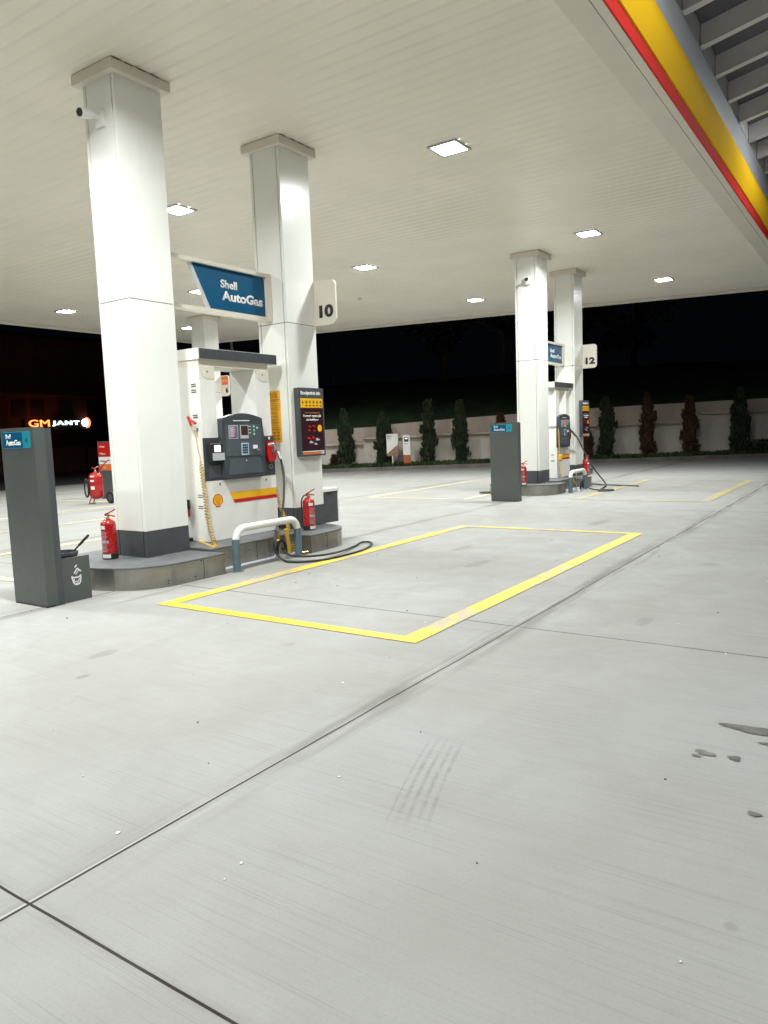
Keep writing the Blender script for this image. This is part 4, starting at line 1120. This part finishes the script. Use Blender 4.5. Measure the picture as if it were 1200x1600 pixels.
# hillside behind the wall
mb = MB(); rnd = random.Random(5); ns, no = 40, 18; gr = []
for i in range(ns+1):
    row = []
    for j in range(no+1):
        s = -7 + 72*i/ns; o = 2.3 + (j/no)**1.5*75
        base = 1.35 + max(0, min(1, (s+4)/24))*.6
        rise = 3.4*(1-math.exp(-max(0, o-2.3)/9.0)) + max(0, o-14)*.015
        row.append(mb.bm.verts.new(at(s, o, base+rise+rnd.uniform(-.06, .06)-(.3 if j == 0 else 0))))
    gr.append(row)
for i in range(ns):
    for j in range(no): mb.bm.faces.new((gr[i][j], gr[i+1][j], gr[i+1][j+1], gr[i][j+1]))
mh = mat('hill_grass', (.060, .115, .045), .95, var=.35, vs=.8, bumps=1., bs=8)
tag(mb.build('hillside', mh, smooth=True), kind='structure')

def foliage(mb, fn, n, size, rnd, up=.6):
    for _ in range(n):
        p, d = fn(rnd)
        d = (d + Vector((rnd.uniform(-.5, .5), rnd.uniform(-.5, .5), up+rnd.uniform(-.2, .5)))).normalized()
        sd = d.cross(Vector((rnd.uniform(-1, 1), rnd.uniform(-1, 1), rnd.uniform(-1, 1)))).normalized()
        l = size*rnd.uniform(.6, 1.5); w_ = l*rnd.uniform(.22, .4)
        vs = [mb.bm.verts.new(q) for q in (p-sd*w_*.4, p+sd*w_*.4, p+d*l*.6+sd*w_*.5, p+d*l, p+d*l*.6-sd*w_*.5)]
        mb.bm.faces.new(vs)
def cypress(s, off, h, wd, label, m, seed, name='cypress_tree'):
    o = at(s, off, .10); rnd = random.Random(seed)
    t = empty(name, o, label, 'tree', 'cypresses planted along the wall')
    MB().tube([o, o+Vector((0, 0, h*.5)), o+Vector((0, 0, h*.9))], [.05, .035, .01], 8).build('trunk', M['trunk'], t)
    # side sprays: separate upright clumps hung round the axis at uneven radii
    clumps = []
    for k in range(46):
        z = h*(.04+.86*rnd.random()); f = z/h
        env = wd*.27*(1.0 if f < .6 else max(.06, 1-(f-.6)/.42))*(.72+.28*min(1, f/.12))
        a = rnd.uniform(0, 2*PI); r = env*rnd.uniform(.25, 1.05)
        clumps.append((o+Vector((math.cos(a)*r, math.sin(a)*r, z)), rnd.uniform(.10, .19)*(1.1-f*.55), rnd.uniform(.22, .42)*(1.1-.4*f), Vector((math.cos(a), math.sin(a), 0))))
    def fn(rn):
        c, r, hh, out = rn.choice(clumps)
        u = rn.random(); th = rn.uniform(0, 2*PI); rr = r*math.sqrt(rn.random())*(1-u*.75)
        p = c+Vector((math.cos(th)*rr, math.sin(th)*rr, hh*(u-.3)))+out*(.03*u)
        p.z = min(p.z, o.z+h*.97); p.z = max(p.z, o.z+.01)
        return p, Vector((math.cos(th), math.sin(th), 0))*.35
    mb = MB(); foliage(mb, fn, 3600, .12, rnd, 1.25)
    def core(rn):
        u = rn.random(); a = rn.uniform(0, 2*PI); f = u
        env = wd*.21*(1 if f < .62 else max(.05, 1-(f-.62)/.40)); r = env*math.sqrt(rn.random())
        return o+Vector((math.cos(a)*r, math.sin(a)*r, h*(.02+.93*u))), Vector((math.cos(a), math.sin(a), 0))*.4
    foliage(mb, core, 3000, .12, rnd, 1.2)
    mb.build('crown', m, t)
T = [(1.22, 2.2, .95, 'dark cypress nearest the poster board of plate 10, left end of the wall', 'leaf'),
     (2.63, 2.0, .95, 'dark cypress directly behind the small white information board', 'leaf'),
     (4.32, 2.42, .86, 'green cypress just right of the small kiosk with orange foot', 'leaf'),
     (5.50, 2.36, .86, 'green cypress between the kiosk tree and the far tower', 'leaf'),
     (6.98, 1.78, .60, 'reddish brown cypress with only its tip above the far tower', 'leafb'),
     (10.05, 1.55, .62, 'short brown cypress partly behind the column with plate 12', 'leafb'),
     (10.80, 2.27, .95, 'green cypress first right of the column with plate 12', 'leaf'),
     (12.30, 2.32, .80, 'taller rusty brown cypress, second right of plate 12', 'leafb'),
     (13.80, 2.18, .88, 'rusty brown cypress with a dark foot, third right of plate 12', 'leafb'),
     (15.60, 2.40, .98, 'very dark cypress near the right edge of the picture', 'leaf')]
for i, (s, h, wd, lab, m) in enumerate(T): cypress(s, .95, h, wd, lab, M[m], 20+i)
# small shrubs and grass on the verge
for (s, h, wd, lab, sd) in ((.80, .60, .35, 'small reddish shrub at the left end of the verge', 1), (16.3, .6, 1.3, 'low dark bush at the right edge of the verge', 2), (8.9, .45, .6, 'small dark bush left of the far island columns', 3)):
    o = at(s, .8, .1); rnd = random.Random(sd); t = empty('shrub', o, lab, 'shrub', None)
    MB().tube([o, o+Vector((0, 0, h*.5))], .015, 6).build('stem', M['trunk'], t)
    def fn(rn):
        a = rn.uniform(0, 2*PI); u = rn.random(); r = wd*.5*math.sqrt(rn.random())*(1-u*.6)
        return o+Vector((math.cos(a)*r, math.sin(a)*r, h*u*.8)), Vector((math.cos(a), math.sin(a), 0))
    mb = MB(); foliage(mb, fn, 900, .08, rnd, .8); mb.build('crown', M['leafb' if sd == 1 else 'leaf'], t)
mb = MB(); rnd = random.Random(12)
cl = [(rnd.uniform(-3, 25), rnd.uniform(.3, 1.35), rnd.uniform(.2, .6)) for _ in range(110)]
def fn(rn):
    s, o, r = rn.choice(cl); a = rn.uniform(0, 2*PI); q = r*math.sqrt(rn.random())
    return at(s+math.cos(a)*q*1.4, max(.18, min(1.48, o+math.sin(a)*q)), .105), Vector((math.cos(a), math.sin(a), 0))*.5
foliage(mb, fn, 16000, .13, rnd, 1.)
g = mb.build('verge_grass', M['grass']); tag(g, 'dark uneven grass growing on the verge under the cypresses', 'grass', None, 'stuff')

# trees on top of the hill, barely lit
def bigtree(s, off, z, h, r, label, seed):
    o = at(s, off, z); rnd = random.Random(seed)
    t = empty('hill_tree', o, label, 'tree', 'dark trees standing on the hill')
    MB().tube([o, o+Vector((.1, 0, h*.35)), o+Vector((0, .1, h*.7))], [.22, .15, .05], 8).build('trunk', M['trunk'], t)
    cl = []
    for k in range(26):
        a = rnd.uniform(0, 2*PI); u = rnd.random(); rr = r*math.sqrt(rnd.random())*math.sin(PI*(.15+.8*u))
        cl.append((o+Vector((math.cos(a)*rr, math.sin(a)*rr, h*(.25+.7*u))), rnd.uniform(.3, .75)*r*.45))
    def fn(rn):
        c, q = rn.choice(cl); v_ = Vector((rn.gauss(0, 1), rn.gauss(0, 1), rn.gauss(0, 1))).normalized()*q*rn.random()**.4
        return c+v_, v_.normalized()
    mb = MB(); foliage(mb, fn, 4200, .28, rnd, .2); mb.build('crown', M['leafd'], t)
bigtree(8.5, 13, 4.3, 7.5, 2.2, 'tall dark bluish tree on the hill left of the far columns', 41)
bigtree(5.5, 15, 4.3, 6.5, 2.0, 'dark tree on the hill above the small kiosk', 42)
bigtree(12, 17, 4.6, 6.5, 2.6, 'dark tree on the hill just left of number plate 12', 43)
bigtree(17, 19, 4.8, 6, 2.8, 'dark tree on the hill right of number plate 12', 44)

# information board and kiosk on the verge
def facing(s, off):
    e = at(s, off)
    d = (Vector((0, 0, 0))-Vector((e.x, e.y, 0))).normalized(); n = Vector((d.x, d.y, 0)); u = Vector((-n.y, n.x, 0))
    return e, u, n
e, u, n = facing(2.98, .5); n0 = u.cross(Vector((0, 0, 1)))
t = empty('information_board', (e.x, e.y, .1), 'small white board with black lettering and slanted lower edge on a pole', 'sign')
MB().box(e.x-.02, e.x+.02, e.y-.02, e.y+.02, .1, .7).build('pole', M['white'], t)
o = Vector((e.x, e.y, 0)) - u*.21
pn = MB().prism([(0, .58), (.42, .92), (.42, 1.30), (0, 1.30)], .03, o, u, (0, 0, 1)).build('board_panel', M['white'], t)
MB().prism([(.01, .50), (.42, .50), (.42, .905), (.0, .57)], .03, o, u, (0, 0, 1)).build('lower_panel', mat('board_tan', (.30, .17, .11), .5), t)
text('lettering', 'Motor', M['ink'], pn, o+n0*.031+Vector((0, 0, 1.20))+u*.03, u, (0, 0, 1), height=.05, bold=.02)
text('lettering', '& Su', M['ink'], pn, o+n0*.031+Vector((0, 0, 1.12))+u*.03, u, (0, 0, 1), height=.05, bold=.02)
e, u, n = facing(3.50, .45); n0 = u.cross(Vector((0, 0, 1)))
t = empty('air_kiosk', (e.x, e.y, .1), 'narrow white air kiosk with a dark screen and orange foot', 'kiosk')
o = Vector((e.x, e.y, 0)) - u*.13 - n0*.12
k = MB().prism([(0, .52), (.26, .52), (.25, 1.24), (0, 1.24)], .24, o, u, (0, 0, 1)).build('kiosk_body', M['white'], t, bevel=.01)
MB().prism([(.05, 1.0), (.20, 1.0), (.20, 1.16), (.05, 1.16)], .003, o+n0*.2405, u, (0, 0, 1)).build('kiosk_screen', M['ink'], t)
MB().prism([(.08, 1.10), (.17, 1.10), (.17, 1.13), (.08, 1.13)], .002, o+n0*.244, u, (0, 0, 1)).build('display_line', M['receipt'], t)
text('lettering', 'HAVA', M['ink'], k, o+n0*.2408+Vector((0, 0, .91))+u*.05, u, (0, 0, 1), height=.035, bold=.02)
MB().prism([(.02, .1), (.32, .1), (.27, .35), (.255, .515), (.0, .515)], .26, o-n0*.01, u, (0, 0, 1)).build('kiosk_foot', M['terracotta'], t, bevel=.01)

# thin far lamp pole
t = empty('lamp_pole', (27.5, 27.9, 0), 'thin pale lamp pole seen between header and canopy of the near pump', 'pole')
MB().tube([(27.5, 27.9, 0), (27.5, 27.9, 8.0)], [.09, .06], 10).build('pole', M['white'], t)
MB().tube([(27.5, 27.9, 7.95), (27.0, 27.0, 8.1)], .035, 8).build('lamp_arm', M['white'], t)
t = empty('warning_mast', (33.5, 26.0, 0), 'dark mast carrying a small dim red lamp beyond the canopy edge', 'mast')
MB().tube([(33.5, 26.3, 0), (33.5, 26.3, 7.3)], .04, 8).build('mast_pole', M['ink'], t)
MB().lathe([(.03, 7.30), (.09, 7.36), (.07, 7.46), (.02, 7.5)], (33.5, 26.3, 0), 10).build('red_lamp', M['redlamp'], t)

# ------------------------------------------------------------------ building with the lit sign far left
b0 = empty('shop_building', (24, 45.2, 0), 'unlit reddish two storey building behind the lit sign at the left edge', 'building')
mb = MB(); mb.box(6, 33, 45.2, 52, 0, 8.3); mb.build('wall', M['bld'], b0)
MB().box(5.8, 33.2, 44.7, 45.19, 4.55, 4.75).build('ledge', M['bld'], b0)
MB().box(5.8, 33.2, 45.0, 52.2, 8.3, 8.5).build('roof_edge', M['bld2'], b0)
for wx in (8.5, 10.6, 13.5, 15.6, 19.5, 21.5, 25.4, 26.6, 28.6, 30.6):
    wn = MB().box(wx, wx+.9, 45.14, 45.195, 3.0+.25, 4.3).build('window', M['bld2'], b0)
MB().box(6.2, 32.5, 45.12, 45.19, .0, 2.2).build('shutter', M['bld2'], b0)
sg = empty('lit_shop_sign', (26.2, 44.9, 2.5), 'glowing white and orange GM JANT sign on the dark building', 'sign')
MB().box(26.0, 31.0, 44.98, 45.08, 2.35, 3.05).build('sign_back', M['bld2'], sg)
text('lettering', 'GM', M['sign_o'], sg, (26.25, 44.97, 2.60), FU, FV, height=.44, width=1.4, bold=.0, depth=.05)
text('lettering', 'JANT', M['sign_w'], sg, (27.85, 44.97, 2.63), FU, FV, height=.34, width=1.95, bold=.04, depth=.05, spacing=1.25)
MB().lathe([(.26, -.05), (.26, 0)], (30.22, 44.96, 2.84), 24, 'Y').build('sign_disc', M['sign_w'], sg)
mb = MB()
for j in range(14):
    a0 = -PI*.5+PI*j/14; a1 = -PI*.5+PI*(j+1)/14
    mb.bm.faces.new([mb.bm.verts.new((30.27+math.cos(a)*r, 44.92, 2.84+math.sin(a)*r)) for a, r in ((a0, .36), (a1, .36), (a1, .29), (a0, .29))])
mb.build('sign_crescent', M['sign_o'], sg)
sl = bpy.data.lights.new('sign_glow', 'POINT'); sl.energy = 12; sl.color = (1, .35, .15); sl.shadow_soft_size = .4
so = bpy.data.objects.new('sign_glow', sl); COL.objects.link(so); so.location = (0.5, -.9, .3); so.parent = sg
f = empty('boundary_fence', (12, 30, 0), 'dark reddish board fence below the lit sign', 'fence')
MB().box(4, 27, 34.0, 34.08, .0, 1.25).build('fence_panel', M['bld'], f)
for k in range(12): MB().box(4+k*2.08, 4.1+k*2.08, 33.93, 33.995, 0, 1.3).build('post', M['bld2'], f)

# ------------------------------------------------------------------ litter on the floor
rnd = random.Random(77)
mbw, mbd = MB(), MB()
for k in range(110):
    x = rnd.uniform(1.2, 9); y = rnd.uniform(-.5, 6) if x > 3 else rnd.uniform(.3, 4.5)
    if 3.2 < x < 7.8 and y > 5.0: continue
    s = rnd.uniform(.003, .010); mb = mbw if rnd.random() < .5 else mbd
    a = rnd.uniform(0, PI); e = rnd.uniform(.3, 1)
    c, q = math.cos(a), math.sin(a)
    ps = [(-s, -s*e), (s, -s*e*.7), (s*.7, s*e), (-s*.6, s*e*.8)]
    mb.prism([(x+p[0]*c-p[1]*q, y+p[0]*q+p[1]*c) for p in ps], .003, (0, 0, .0005), (1, 0, 0), (0, 1, 0))
tag(mbw.build('litter', M['debris_w']), 'tiny white paper flakes scattered over the concrete', 'litter', None, 'stuff')
tag(mbd.build('grit', M['debris_d']), 'tiny dark crumbs scattered over the concrete', 'grit', None, 'stuff')
